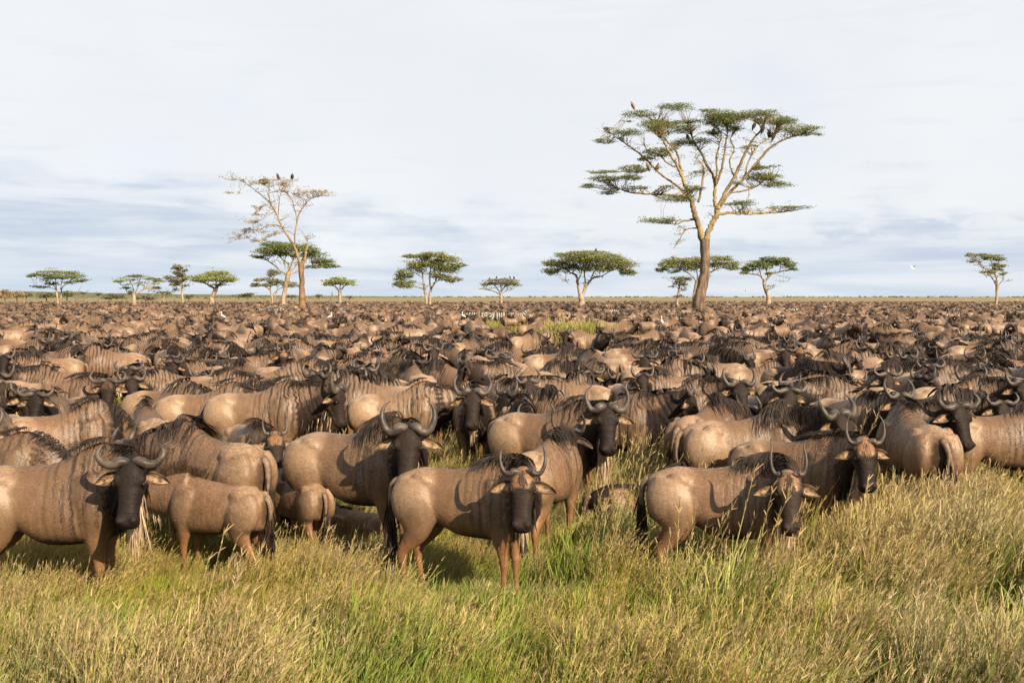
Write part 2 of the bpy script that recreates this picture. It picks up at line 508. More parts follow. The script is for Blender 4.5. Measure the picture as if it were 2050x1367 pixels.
    if not zebra:
        for sd in (-1, 1):
            blob(poll + f * .432 * hs + l * sd * .056 + u * .036, (.026, .022, .034), (0.3, min(1, face + .05), 0, 0), np.array([1.67, .06 * sd, .03]))
            lo_hip = 1.085 + drop
            hipc = np.array([-.44 * xs, sd * .150 * girth, lo_hip])
            q7 = np.linspace(-1, 1, 7)
            lo.tube(hipc + np.outer(q7 * .10, [1., 0, -.25]), np.tile([0, 0, 1.], (7, 1)), np.tile([0, 1., 0], (7, 1)), np.sqrt(np.clip(1 - q7 ** 2, .02, 1)) * .050, np.sqrt(np.clip(1 - q7 ** 2, .02, 1)) * .060,
                    np.zeros(7), np.ones(7), np.outer(np.ones(7), [-.44, sd * .15, 1.085]) + np.outer(q7 * .1, [1., 0, 0]), lambda s, ct, st, R: np.tile([0, 0, .6, ginger * .5], (len(ct), 1)), n=10)
            blob(poll + f * .105 * hs + l * sd * .094 + u * .055, (.024, .030, .05), (0.3, face * .85, 0, forelock * .3), np.array([1.32, .1 * sd, .04]))

    # legs: joint tables (x, z, half width across, half depth fore-aft)
    def leg(table, ysign, sw, hind):
        t = np.array(table, dtype=float)
        t = catmull(t, 34)
        X, Y, Z, WY, WX = t.T
        top = Z.max()
        X = X + sw * (1 - Z / top) ** 1.0
        Zr = Z.copy()
        Cn = np.stack([X * xs, Y * ysign, Z + drop * (Z > 0.5) if lie else Z], 1)
        Rn = np.stack([X, Y * ysign, Zr], 1)
        tg = unit(np.gradient(Cn, axis=0))
        Lx = np.tile([0, 1., 0], (len(X), 1))
        Ux = unit(np.cross(tg, Lx))

        def m_leg(s, ct, st, R):
            zz = R[:, 2]
            one = np.ones_like(st)
            if zebra:
                return np.stack([one, sstep(zz, .09, .05), sstep(zz, .85, .6), 0 * one], 1)
            dk = 0.95 * sstep(zz, 0.085, 0.05) + 0.35 * dark
            gi = (0.35 + ginger) * sstep(zz, 0.75, 0.45)
            pale = (0.55 if hind else 0.0) * sstep(zz, 0.75, 0.95)
            st_ = (0.0 if hind else 0.75 * stripes * sstep(zz, 0.62, 0.85)) * one
            dk = dk + (0.25 * sstep(zz, 0.55, 0.72) * (1 - sstep(zz, 0.72, .9)) if not hind else 0)
            return np.stack([st_, dk, pale, np.clip(gi, 0, 1)], 1)
        lo.tube(Cn, Ux, Lx, WY, WX, np.zeros(len(X)), np.ones(len(X)), Rn, m_leg, n=16,
                restU=(1, 0, 0))
    g = girth
    front = [(.36, .150 * g, 1.12, .055, .12), (.39, .178 * g, .95, .078, .155), (.41, .172 * g, .78, .080, .140), (.40, .148, .64, .066, .098), (.405, .138, .52, .050, .062),
             (.415, .130, .42, .038, .042), (.42, .128, .37, .039, .043), (.415, .126, .29, .027, .029), (.415, .125, .18, .024, .026), (.42, .125, .105, .032, .036), (.44, .125, .055, .036, .042), (.455, .125, .004, .046, .060)]
    hind = [(-.52, .120 * g, 1.08, .09, .15), (-.54, .140 * g, .93, .115, .215), (-.50, .150 * g, .77, .108, .205), (-.50, .145, .64, .080, .135), (-.565, .135, .53, .055, .085),
            (-.635, .130, .45, .042, .058), (-.655, .128, .39, .038, .052), (-.645, .126, .30, .029, .036), (-.635, .125, .19, .027, .031), (-.625, .125, .105, .033, .038), (-.60, .125, .055, .037, .044), (-.585, .125, .004, .046, .060)]
    if lie:
        front = [(.36, .15, .60, .06, .12), (.42, .17, .40, .08, .13), (.50, .17, .22, .07, .09), (.58, .17, .10, .05, .055), (.50, .17, .06, .04, .04), (.36, .16, .045, .03, .03), (.26, .16, .04, .035, .035)]
        hind = [(-.52, .13, .56, .10, .16), (-.45, .19, .36, .12, .22), (-.30, .22, .20, .09, .15), (-.20, .23, .10, .06, .08), (-.38, .24, .06, .045, .045), (-.52, .24, .045, .03, .03), (-.64, .24, .04, .035, .035)]

        def lie_leg(tb, ys):
            t = catmull(np.array(tb, float), 30)
            X, Y, Z, WY, WX = t.T
            Cn = np.stack([X * xs, Y * ys, Z], 1)
            tg = unit(np.gradient(Cn, axis=0))
            Lx = np.tile([0, 1., 0], (len(X), 1))
            lo.tube(Cn, unit(np.cross(tg, Lx)), Lx, WY, WX, np.zeros(len(X)), np.ones(len(X)), Cn + [0, 0, .3],
                    lambda s, ct, st, R: np.tile([0, .1, .1, .3 + ginger * .5], (len(ct), 1)), n=14, restU=(1, 0, 0))
        for ys in (-1, 1):
            lie_leg(front, ys)
            lie_leg(hind, ys)
    else:
        leg(front, -1, swing[0], False)
        leg(front, 1, swing[1], False)
        leg(hind, -1, swing[2], True)
        leg(hind, 1, swing[3], True)

    V, R, M = np.array(lo.v), np.array(lo.rest), np.array(lo.mask)
    me = make_mesh('body', V, lo.f)
    tmp = bpy.data.objects.new('tmp', me)
    COL.objects.link(tmp)
    md = tmp.modifiers.new('r', 'REMESH')
    md.mode = 'VOXEL'
    md.voxel_size = voxel
    md.use_smooth_shade = True
    sm = tmp.modifiers.new('s', 'SMOOTH')
    sm.factor = 0.5
    sm.iterations = 4 if voxel < 0.03 else 2
    if ratio:
        dc = tmp.modifiers.new('d', 'DECIMATE')
        dc.ratio = ratio
    dg = bpy.context.evaluated_depsgraph_get()
    body = bpy.data.meshes.new_from_object(tmp.evaluated_get(dg))
    body.name = 'body'
    bpy.data.objects.remove(tmp)
    bpy.data.meshes.remove(me)
    nv = len(body.vertices)
    co = np.empty(nv * 3, dtype=np.float32)
    body.vertices.foreach_get('co', co)
    co = co.reshape(-1, 3)
    kd = kdtree.KDTree(len(V))
    for i, p in enumerate(V):
        kd.insert(p, i)
    kd.balance()
    ro = np.empty((nv, 3), dtype=np.float32)
    mo = np.empty((nv, 4), dtype=np.float32)
    for i in range(nv):
        h = kd.find_n(co[i], 4)
        ids = [q[1] for q in h]
        wt = np.array([1.0 / (q[2] + 0.004) ** 2 for q in h])
        wt /= wt.sum()
        ro[i] = wt @ R[ids] + co[i] - wt @ V[ids]
        mo[i] = wt @ M[ids]
    a = body.attributes.new('rest', 'FLOAT_VECTOR', 'POINT')
    a.data.foreach_set('vector', ro.ravel())
    a = body.attributes.new('mask', 'FLOAT_COLOR', 'POINT')
    a.data.foreach_set('color', mo.ravel())
    body.materials.clear()
    body.materials.append(MAT['zebra'] if zebra else MAT['coat'])
    fr = dict(xs=xs, poll=poll, f=f, l=l, u=u, NC=NC, NU=NU, NL=NL, nh=nh, nw=nw, hs=hs, T=T, zt=zt, drop=drop, age=age, zebra=zebra)
    return body, fr


def fur_mesh(body, count, seed=0):
    """short hair lying back over the hide, coloured like the hide under it"""
    r = np.random.default_rng(seed + 31)
    nv, npo = len(body.vertices), len(body.polygons)
    co, no = np.empty(nv * 3, dtype=np.float32), np.empty(nv * 3, dtype=np.float32)
    body.vertices.foreach_get('co', co)
    body.vertices.foreach_get('normal', no)
    rest, mask = np.empty(nv * 3, dtype=np.float32), np.empty(nv * 4, dtype=np.float32)
    body.attributes['rest'].data.foreach_get('vector', rest)
    body.attributes['mask'].data.foreach_get('color', mask)
    co, no, rest, mask = co.reshape(-1, 3), no.reshape(-1, 3), rest.reshape(-1, 3), mask.reshape(-1, 4)
    area = np.empty(npo, dtype=np.float32)
    body.polygons.foreach_get('area', area)
    first = np.empty(npo, dtype=np.int32)
    body.polygons.foreach_get('loop_start', first)
    loops = np.empty(len(body.loops), dtype=np.int32)
    body.loops.foreach_get('vertex_index', loops)
    f = r.choice(npo, count, p=area / area.sum())
    a, b, c = (loops[first[f] + k] for k in range(3))
    w = r.dirichlet((1, 1, 1), count).astype(np.float32)
    mix = lambda q: q[a] * w[:, :1] + q[b] * w[:, 1:2] + q[c] * w[:, 2:]
    P, Nn, R, M = mix(co), unit(mix(no)), mix(rest), mix(mask)
    flow = np.column_stack([-np.ones(count) * .8, np.zeros(count), -.55 * np.ones(count)]) + r.normal(0, .28, (count, 3))
    flow -= Nn * np.sum(flow * Nn, axis=1, keepdims=True)
    D_ = unit(unit(flow) + Nn * r.uniform(.04, .17, count)[:, None])
    ln = (r.uniform(.014, .034, count) * np.where(R[:, 0] > 1.0, .45, 1.0) * np.where(R[:, 2] < .5, .6, 1))[:, None]
    S = unit(np.cross(D_, Nn)) * r.uniform(.0016, .0030, count)[:, None]
    V = np.stack([P - S, P + S, P + S * .3 + D_ * ln, P - S * .3 + D_ * ln], 1).reshape(-1, 3)
    me = quad_mesh('fur', V, count, MAT['coat'])
    R = R + r.normal(0, 1, (count, 3)) * np.array([.004, .010, .012])
    at = me.attributes.new('rest', 'FLOAT_VECTOR', 'POINT')
    at.data.foreach_set('vector', np.repeat(R, 4, 0).astype(np.float32).ravel())
    at = me.attributes.new('mask', 'FLOAT_COLOR', 'POINT')
    at.data.foreach_set('color', np.repeat(M, 4, 0).astype(np.float32).ravel())
    return me


def tube_mesh(name, P, r, n, mat, up=(0, 0, 1), squash=1.0):
    P = np.asarray(P, float)
    tg = unit(np.gradient(P, axis=0))
    S = unit(np.cross(np.array(up, float) + 1e-3, tg))
    U = np.cross(tg, S)
    t = np.arange(n) / n * 2 * math.pi
    V, F = [], []
    for i in range(len(P)):
        V.extend(P[i] + r[i] * (np.outer(np.cos(t), S[i]) + squash * np.outer(np.sin(t), U[i])))
    for i in range(len(P) - 1):
        for j in range(n):
            a, b = i * n + j, i * n + (j + 1) % n
            F.append((a, b, b + n, a + n))
    V.extend([P[0], P[-1]])
    for j in range(n):
        F.append(((j + 1) % n, j, len(V) - 2))
        k = (len(P) - 1) * n
        F.append((k + j, k + (j + 1) % n, len(V) - 1))
    return V, F


def horn_mesh(fr, side, span=0.30, rise=0.22, curl=0.6, thick=1.0, n=10, m=18, dark=False, dip=0.04):
    """out sideways from the boss, down a little, then up with the tips turned in"""
    P, f, l, u = fr['poll'], fr['f'], fr['l'], fr['u']
    up = unit(-f * 0.90 + u * 0.42)          # towards the crown
    fw = unit(u * 0.90 + f * 0.42)
    tipx = span * (1 - 0.34 * curl)
    K = [(.010, .030, .030, .034), (.075, .042, .050, .050), (span * .52, .045 - dip, .055, .045), (span * .80, .045 - dip * .8, .05, .036), (span * .985, .05 + rise * .18, .045, .030),
         (span * 1.02, .05 + rise * .48, .03, .023), (span * .93, .05 + rise * .80, .015, .014), (tipx, .05 + rise, .0, .004)]
    K = catmull(K, m)
    K[:, 1] += .022
    pts = P + np.outer(K[:, 0] * side, l) + np.outer(K[:, 1], up) + np.outer(K[:, 2], fw)
    V, F = tube_mesh('horn', pts, K[:, 3] * thick * .86, n, None, up=fw)
    return make_mesh('horn', V, F, [MAT['horn_dark'] if dark else MAT['horn']])


def ear_mesh(fr, side, size=0.190, droop=0.34, erect=False, small=False):
    P, f, l, u = fr['poll'], fr['f'], fr['l'], fr['u']
    up = unit(-f * 0.9 + u * 0.3)
    fw = unit(u * 0.9 + f * 0.35)
    if erect:
        axis = unit(up * 0.95 + l * side * 0.25)
        open_ = unit(fw * 0.7 + l * side * .5)
        root = P + l * side * .055 - f * .02 + u * .07
    else:
        axis = unit(l * side - up * droop + fw * -0.10)
        open_ = unit(fw + up * 0.15)
        root = P + l * side * .098 + f * .052 - u * .005
    wid = unit(np.cross(axis, open_))
    nl, nw = 8, 7
    V, F, MI = [], [], []
    for layer, off in ((0, 0.0), (1, -0.010)):
        for i in range(nl):
            s = i / (nl - 1)
            half = size * 0.25 * (math.sin(math.pi * min(1, s * 0.86 + .14) ** 0.85) ** 0.8 + 0.02)
            for j in range(nw):
                q = (j / (nw - 1) - .5) * 2
                cup = 0.055 * size / .185 * (q * q - 0.6) * (1 - s * .6)
                V.append(root + axis * size * s + wid * half * q + open_ * (cup + off - 0.02 * s * s))
    for layer in (0, 1):
        b = layer * nl * nw
        for i in range(nl - 1):
            for j in range(nw - 1):
                a = b + i * nw + j
                F.append((a, a + 1, a + nw + 1, a + nw) if layer == 0 else (a + nw, a + nw + 1, a + 1, a))
                MI.append(0 if (layer == 0 and 0 < j < nw - 2) else 1)
    for i in range(nl - 1):
        for j in (0, nw - 1):
            a = i * nw + j
            F.append((a, a + nw, a + nw + nl * nw, a + nl * nw))
            MI.append(1)
    return make_mesh('ear', V, F, [MAT['ear_inner'], MAT['ear_outer']], MI)


def eye_mesh(fr, side):
    P, f, l, u = fr['poll'], fr['f'], fr['l'], fr['u']
    c = P + f * .138 * fr['hs'] + l * side * .104 + u * .036
    q = np.linspace(-1, 1, 6)
    V, F = tube_mesh('eye', c + np.outer(q * .021, f), np.sqrt(np.clip(1 - q * q, .01, 1)) * .021, 8, None, up=u)
    return make_mesh('eye', V, F, [MAT['eye']])


def mane_mesh(fr, side=1, count=150, length=1.0, erect=0.0, width=0.0065, brown=False, seed=0):
    r = np.random.default_rng(seed)
    NC, NU, NL, nh, nw = (fr[k] for k in ('NC', 'NU', 'NL', 'nh', 'nw'))
    m, n = count, 6
    s = r.uniform(0.0, 1.0, m) ** 0.9
    # crest line: from the withers (behind the neck's root) to between the ears
    wi = s < 0.36
    x_w = 0.16 + s / 0.36 * 0.30
    T = fr['T']
    zt = np.interp(x_w, T[:, 0], fr['zt']) + fr['drop']
    hw = np.interp(x_w, T[:, 0], T[:, 3]) * .62
    idx = np.clip(((s - 0.30) / 0.70 * 29), 4, 29).astype(int)
    root = np.where(wi[:, None], np.stack([x_w * fr['xs'], 0 * x_w, zt], 1), NC[idx] + NU[idx] * nh[idx][:, None])
    L = np.where(wi[:, None], np.tile([0, 1., 0], (m, 1)), NL[idx])
    U = np.where(wi[:, None], np.tile([0, 0, 1.], (m, 1)), NU[idx])
    W = np.where(wi, hw, nw[idx] * .80)
    H = np.where(wi, 0.24, nh[idx])
    sd = np.where(r.random(m) < 0.80, side, -side)
    ln = length * r.uniform(0.55, 1.25, m) * np.where(wi, 0.8, 1.0)
    back = r.normal(0.0, 0.035, m) - 0.02 - 0.05 * wi * r.random(m)
    T_ax = np.where(wi[:, None], np.tile([1., 0, 0], (m, 1)), unit(np.gradient(NC, axis=0))[idx])
    P = np.zeros((m, n, 3))
    for j in range(n):
        q = j / (n - 1)
        if erect:
            h = erect * ln * q
            P[:, j] = root - U * 0.01 + U * h[:, None] + T_ax * (back * q)[:, None] + L * (sd * 0.25 * h)[:, None]
        else:
            ang = np.pi / 2 - q * 1.32 * ln
            rad = 1.10 + r.normal(0, .012, m)
            P[:, j] = root + U * (H * (np.sin(ang) * rad - 1.0) + .012)[:, None] + L * (sd * W * np.cos(ang) * rad * 1.15)[:, None] + T_ax * (back * q * 1.5)[:, None]
    S = unit(T_ax + r.normal(0, .25, (m, 3)))
    Wd = width * np.array([.8, 1.1, 1.0, .8, .5, .08])
    q = ribbon_quads(P, Wd, S)
    return quad_mesh('mane', q, len(q) // 4, MAT['brown_hair' if brown else 'black_hair'])


def beard_mesh(fr, count=90, length=0.22, width=0.0055, dark=False, seed=0):
    r = np.random.default_rng(seed + 7)
    NC, NU, nh = fr['NC'], fr['NU'], fr['nh']
    P0, f, l, u = fr['poll'], fr['f'], fr['l'], fr['u']
    m, n = count, 6
    on_jaw = r.random(m) < 0.62
    jt = r.uniform(.00, .30, m)
    idx = r.integers(14, 29, m)
    side = r.normal(0, .022, m)
    root = np.where(on_jaw[:, None], P0 + np.outer(jt, f) - np.outer(.125 - .12 * np.clip(jt - .1, 0, 1), u), NC[idx] - NU[idx] * (nh[idx] * .97)[:, None])
    root = root + np.outer(side, l)
    ln = length * r.uniform(.5, 1.25, m)
    d = unit(np.array([0, 0, -1.0]) - u * 0.25 + r.normal(0, .10, (m, 3)))
    P = np.zeros((m, n, 3))
    for j in range(n):
        q = j / (n - 1)
        P[:, j] = root + d * (ln * q)[:, None] + np.array([0, 0, -1]) * (ln * q * q * .25)[:, None]
    S = unit(np.cross(d, r.normal(0, 1, (m, 3))))
    q = ribbon_quads(P, width * np.array([1, 1.1, 1, .8, .55, .1]), S)
    return quad_mesh('beard', q, len(q) // 4, MAT['black_hair' if dark else 'beard_hair'])


def fringe_mesh(fr, count=150, length=.17, seed=0):
    r = np.random.default_rng(seed + 41)
    NC, NU, NL, nh, nw = (fr[k] for k in ('NC', 'NU', 'NL', 'nh', 'nw'))
    m, n = count, 5
    idx = r.integers(5, 27, m)
    ang = -np.pi / 2 + r.normal(0, .42, m)
    root = NC[idx] + NL[idx] * (nw[idx] * np.cos(ang) * .97)[:, None] + NU[idx] * (nh[idx] * np.sin(ang) * .97)[:, None]
    ln = length * r.uniform(.5, 1.3, m)
    d = unit(np.array([0, 0, -1.0]) + NL[idx] * (np.cos(ang) * .25)[:, None] + r.normal(0, .10, (m, 3)))
    P = np.zeros((m, n, 3))
    for j in range(n):
        q = j / (n - 1)
        P[:, j] = root + d * (ln * q)[:, None]
    q = ribbon_quads(P, .0065 * np.array([1, 1.1, .9, .6, .1]), unit(np.cross(d, r.normal(0, 1, (m, 3)))))
    return quad_mesh('throat_fringe', q, len(q) // 4, MAT['black_hair'])


def forelock_mesh(fr, count=70, seed=0, bright=False):
    r = np.random.default_rng(seed + 17)
    P0, f, l, u, hs = fr['poll'], fr['f'], fr['l'], fr['u'], fr['hs']
    m, n = count, 5
    t0, s0 = r.uniform(-.05, .09, m), r.normal(0, .038, m)
    top = np.interp(t0, [-.07, 0, .07, .13], [.075, .100, .104, .094]) * hs
    root = P0 + np.outer(t0 * hs, f) + np.outer(s0, l) + np.outer(top - 9 * s0 * s0, u)
    ln = r.uniform(.03, .075, m)
    d = unit(f + np.outer(r.normal(0, .22, m) + s0 * 4, l) + np.outer(r.uniform(.02, .38, m), u))
    P = np.zeros((m, n, 3))
    for j in range(n):
        q = j / (n - 1)
        P[:, j] = root + d * (ln * q)[:, None] - u * (ln * q * q * .35)[:, None]
    q = ribbon_quads(P, (.005 * np.array([1, 1.1, .9, .6, .1])), unit(l + r.normal(0, .3, (m, 3))))
    return quad_mesh('forelock', q, len(q) // 4, MAT['ginger_hair' if bright else 'brown_hair'])


def tail_mesh(fr, side=0.0, count=60, seed=0, zebra=False):
    r = np.random.default_rng(seed + 3)
    zo = fr['drop']
    K = [(-.775, 0, 1.045), (-.835, side * .02, 1.00), (-.855, side * .06, .86), (-.845, side * .10, .68), (-.84, side * .11, .52)]
    K = catmull(K, 14)
    K[:, 0] *= fr['xs']
    K[:, 2] += zo * (K[:, 2] > .55)
    if zo:
        K[:, 2] = np.maximum(K[:, 2], .06)
    V, F = tube_mesh('tail', K, np.linspace(.034, .013, 14), 8, None, up=(1, 0, 0))
    V = [np.asarray(v) for v in V]
    MI = [0] * len(F)
    m, n = count, 5
    i0 = r.integers(5, 14, m)
    root = K[i0] + r.normal(0, .008, (m, 3))
    ln = r.uniform(.26, .42, m)
    d = unit(np.array([0.02, side * .03, -1.0]) + r.normal(0, .10, (m, 3)))
    P = np.zeros((m, n, 3))
    for j in range(n):
        q = j / (n - 1)
        P[:, j] = root + d * (ln * q)[:, None]
        P[:, j, 2] = np.maximum(P[:, j, 2], .05)
    S = unit(np.cross(d, r.normal(0, 1, (m, 3))))
    q = ribbon_quads(P, .011 * np.array([.7, 1.1, 1, .8, .1]), S)
    b = len(V)
    V.extend(q)
    for k in range(len(q) // 4):
        F.append((b + 4 * k, b + 4 * k + 1, b + 4 * k + 2, b + 4 * k + 3))
        MI.append(1)
    return make_mesh('tail', V, F, [MAT['tail_skin'], MAT['black_hair']], MI)


def animal_kit(seed=0, fur=0, horn=None, mane=None, beard=None, tail_side=0.0, lod=0, ears=None, **shape):
    """meshes of one animal in one pose: a list of (part name, mesh)"""
    zebra = shape.get('species') == 'zebra'
    body, fr = animal_shape(**shape)
    kit = [('body', body)]
    if fur:
        kit.append(('fur', fur_mesh(body, fur, seed)))
    horn, mane, beard = dict(horn or {}), dict(mane or {}), dict(beard or {})
    if horn.get('span', 1) and not zebra:
        for sd in (1, -1):
            kit.append(('horn', horn_mesh(fr, sd, n=10 if lod == 0 else 6, m=18 if lod == 0 else 10, **horn)))
    for sd in (1, -1):
        kit.append(('ear', ear_mesh(fr, sd, erect=zebra, **(ears or {}))))
    if lod == 0:
        for sd in (1, -1):
            kit.append(('eye', eye_mesh(fr, sd)))
    if mane.get('count', 300 if lod == 0 else 50):
        mane.setdefault('count', 300 if lod == 0 else 70)
        if lod:
            mane.setdefault('width', .020)
        kit.append(('mane', mane_mesh(fr, seed=seed, **mane)))
    if beard.get('length', .2) and not zebra:
        beard.setdefault('count', 170 if lod == 0 else 30)
        if lod:
            beard.setdefault('width', .016)
        kit.append(('beard', beard_mesh(fr, seed=seed, **beard)))
    if lod == 0 and not zebra and shape.get('age', 1) > .6:
        kit.append(('throat_fringe', fringe_mesh(fr, seed=seed)))
    if lod == 0 and shape.get('forelock', 0) >= .3 and not zebra:
        kit.append(('forelock', forelock_mesh(fr, seed=seed, bright=shape.get('forelock', 0) >= .95)))
    kit.append(('tail', tail_mesh(fr, tail_side, seed=seed, count=120 if lod == 0 else 24)))
    return kit


def join_kit(name, kit):
    """all of an animal's meshes as one mesh (for animals too small in the picture to show parts)"""
    V, F, MI, mats, RE, MA = [], [], [], [], [], []
    for part, me in kit:
        nv = len(me.vertices)
        co = np.empty(nv * 3, dtype=np.float32)
        me.vertices.foreach_get('co', co)
        re = np.zeros(nv * 3, dtype=np.float32)
        ma = np.zeros(nv * 4, dtype=np.float32)
        if 'rest' in me.attributes:
            me.attributes['rest'].data.foreach_get('vector', re)
            me.attributes['mask'].data.foreach_get('color', ma)
        b = len(V)
        V.extend(co.reshape(-1, 3))
        RE.append(re)
        MA.append(ma)
        slot = []
        for m in me.materials:
            if m not in mats:
                mats.append(m)
            slot.append(mats.index(m))
        for p in me.polygons:
            F.append([b + i for i in p.vertices])
            MI.append(slot[p.material_index])
    me = make_mesh(name, V, F, mats, MI)
    a = me.attributes.new('rest', 'FLOAT_VECTOR', 'POINT')
    a.data.foreach_set('vector', np.concatenate(RE))
    a = me.attributes.new('mask', 'FLOAT_COLOR', 'POINT')
    a.data.foreach_set('color', np.concatenate(MA))
    return me


def place_animal(kit, name, loc, rz, scale=1.0, label=None, category=None, group=None, mirror=False, width=1.0):
    root = link_obj(name, None, loc=loc, rz=rz, label=label, category=category, group=group)
    root.empty_display_size = 0.3
    root.scale = (scale, scale * width, scale)
    for part, me in kit:
        link_obj(part, me, parent=root, kind='stuff' if part in ('fur', 'forelock', 'throat_fringe') else None)
    return root
# ------------------------------------------------------------------ ground, far hills
def ground_material():
    m, N, out = material('savanna_soil')
    pos = N.n('ShaderNodeNewGeometry').outputs['Position']
    big = N.noise(pos, 0.035, 5.0, 0.6)
    mid = N.noise(pos, 0.6, 4.0, 0.6)
    fine = N.noise(pos, 9.0, 5.0, 0.7)
    c = N.mix(N.step(mid, 0.35, 0.65), (0.086, 0.070, 0.029), (0.061, 0.070, 0.021))
    c = N.mix(N.step(fine, 0.35, 0.7, 0.0, 0.6), c, (0.037, 0.030, 0.015))
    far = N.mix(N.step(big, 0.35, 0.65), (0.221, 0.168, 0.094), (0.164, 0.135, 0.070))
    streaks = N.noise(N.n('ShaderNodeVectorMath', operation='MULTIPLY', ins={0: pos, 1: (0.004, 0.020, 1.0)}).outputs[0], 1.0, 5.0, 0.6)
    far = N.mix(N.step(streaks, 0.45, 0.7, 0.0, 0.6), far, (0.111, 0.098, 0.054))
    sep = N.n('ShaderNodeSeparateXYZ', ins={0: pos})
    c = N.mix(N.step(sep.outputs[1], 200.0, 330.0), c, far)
    bump = N.n('ShaderNodeBump', ins={'Strength': 0.8, 'Distance': 0.04, 'Height': fine})
    b = N.n('ShaderNodeBsdfPrincipled', ins={'Base Color': c, 'Roughness': 0.9, 'Specular IOR Level': 0.1, 'Normal': bump.outputs[0]})
    N.link(b.outputs[0], out.inputs[0])
    return m


def build_ground():
    radii = [0, 3, 6, 10, 16, 25, 40, 60, 90, 140, 200, 300, 450, 700, 1200, 2200, 4000, 8000, 16000, 34000]
    seg = 96
    V, F = [(0, 0, 0)], []
    for r in radii[1:]:
        for j in range(seg):
            a = j / seg * 2 * math.pi
            V.append((r * math.cos(a), r * math.sin(a), 0.0))
    for j in range(seg):
        F.append((0, 1 + j, 1 + (j + 1) % seg))
    for i in range(len(radii) - 2):
        for j in range(seg):
            a, b = 1 + i * seg + j, 1 + i * seg + (j + 1) % seg
            F.append((a, a + seg, b + seg, b))
    link_obj('ground', make_mesh('ground', V, F, [ground_material()]), kind='structure')


build_ground()

hill_mat = simple_material('far_hill_scrub', (0.125, 0.125, 0.070), 0.95, 0.05, color2=(0.075, 0.085, 0.045), scale=0.02, stretch=(1, 1, 3))


def build_hills():
    """a low rise far off on the left, a ridge with its own back slope"""
    V, F = [], []
    n, d0 = 90, 3600.0
    prof = [(-500, 9), (-200, 11), (0, 9.5), (90, 11), (190, 8), (300, 6.5), (400, 4.5), (520, 3), (640, 1.8), (760, .7), (840, 0)]
    xs = np.linspace(-500, 840, n)
    hs = np.interp(xs, [p[0] for p in prof], [p[1] for p in prof])
    hs = hs * (1 + 0.10 * np.sin(xs * .05) + .06 * np.sin(xs * .17))
    rows = [(0.86, 0.0), (0.94, 0.55), (1.0, 1.0), (1.08, 0.7), (1.2, 0.0)]
    for q, (df, hf) in enumerate(rows):
        for x, h in zip(xs, hs):
            d = d0 * df
            V.append(((x - 1025) / FPX * d, d, (EYE + h / FPX * d0) * hf - (2.0 if hf == 0 else 0)))
    for r in range(len(rows) - 1):
        for j in range(n - 1):
            a = r * n + j
            F.append((a, a + 1, a + n + 1, a + n))
    link_obj('hills', make_mesh('hills', V, F, [hill_mat]), kind='structure')


build_hills()


# ------------------------------------------------------------------ trees
def leaf_material(name, c1, c2, c3):
    m, N, out = material(name)
    att = N.n('ShaderNodeAttribute', attribute_name='tint').outputs['Color']
    sep = N.n('ShaderNodeSeparateColor', ins={0: att})
    c = N.mix(sep.outputs[0], c1, c2)
    c = N.mix(sep.outputs[1], c, c3)
    b = N.n('ShaderNodeBsdfPrincipled', ins={'Base Color': c, 'Roughness': 0.6, 'Specular IOR Level': 0.2})
    tr = N.n('ShaderNodeBsdfTranslucent', ins={'Color': c})
    mx = N.n('ShaderNodeMixShader', ins={0: 0.35, 1: b.outputs[0], 2: tr.outputs[0]})
    N.link(mx.outputs[0], out.inputs[0])
    return m


LEAF = {
    'green': leaf_material('acacia_leaves', (0.139, 0.175, 0.046), (0.243, 0.250, 0.076), (0.255, 0.180, 0.083)),
    'deep': leaf_material('deep_green_leaves', (0.106, 0.151, 0.039), (0.204, 0.230, 0.067), (0.222, 0.168, 0.080)),
    'pale': leaf_material('pale_green_leaves', (0.198, 0.250, 0.074), (0.302, 0.319, 0.122), (0.250, 0.204, 0.102)),
    'olive': leaf_material('olive_leaves', (0.168, 0.168, 0.080), (0.237, 0.215, 0.104), (0.215, 0.151, 0.087)),
    'dry': leaf_material('dry_twig_leaves', (0.315, 0.237, 0.134), (0.395, 0.297, 0.162), (0.198, 0.175, 0.075)),
    'far': leaf_material('far_scrub_leaves', (0.151, 0.153, 0.088), (0.204, 0.192, 0.106), (0.180, 0.139, 0.095)),
}
BARK = {
    'yellow': simple_material('fever_tree_bark', (0.288, 0.212, 0.104), 0.75, 0.15, color2=(0.148, 0.104, 0.058), scale=1.3, stretch=(1, 1, .35), bump=0.4),
    'brown': simple_material('rough_brown_bark', (0.190, 0.132, 0.090), 0.9, 0.1, color2=(0.075, 0.053, 0.039), scale=4.0, stretch=(1, 1, .22), bump=1.0),
    'orange': simple_material('peeling_orange_bark', (0.225, 0.130, 0.068), 0.85, 0.1, color2=(0.085, 0.056, 0.038), scale=1.6, stretch=(1, 1, .3), bump=0.8),
    'pale': simple_material('pale_acacia_bark', (0.320, 0.248, 0.172), 0.85, 0.1, color2=(0.160, 0.116, 0.080), scale=1.2, stretch=(1, 1, .4), bump=0.5),
    'grey': simple_material('grey_dead_bark', (0.176, 0.132, 0.096), 0.9, 0.1, color2=(0.088, 0.064, 0.048), scale=2.0, stretch=(1, 1, .3), bump=0.5),
}
TREES = {}


class TubeBag:
    def __init__(self):
        self.V, self.F, self.MI = [], [], []

    def add(self, P, r, n, mi=0):
        V, F = tube_mesh('t', P, r, n, None, up=(0.1, 1, 0.05))
        b = len(self.V)
        self.V.extend(V)
        self.F.extend([tuple(b + i for i in f) for f in F])
        self.MI.extend([mi] * len(F))


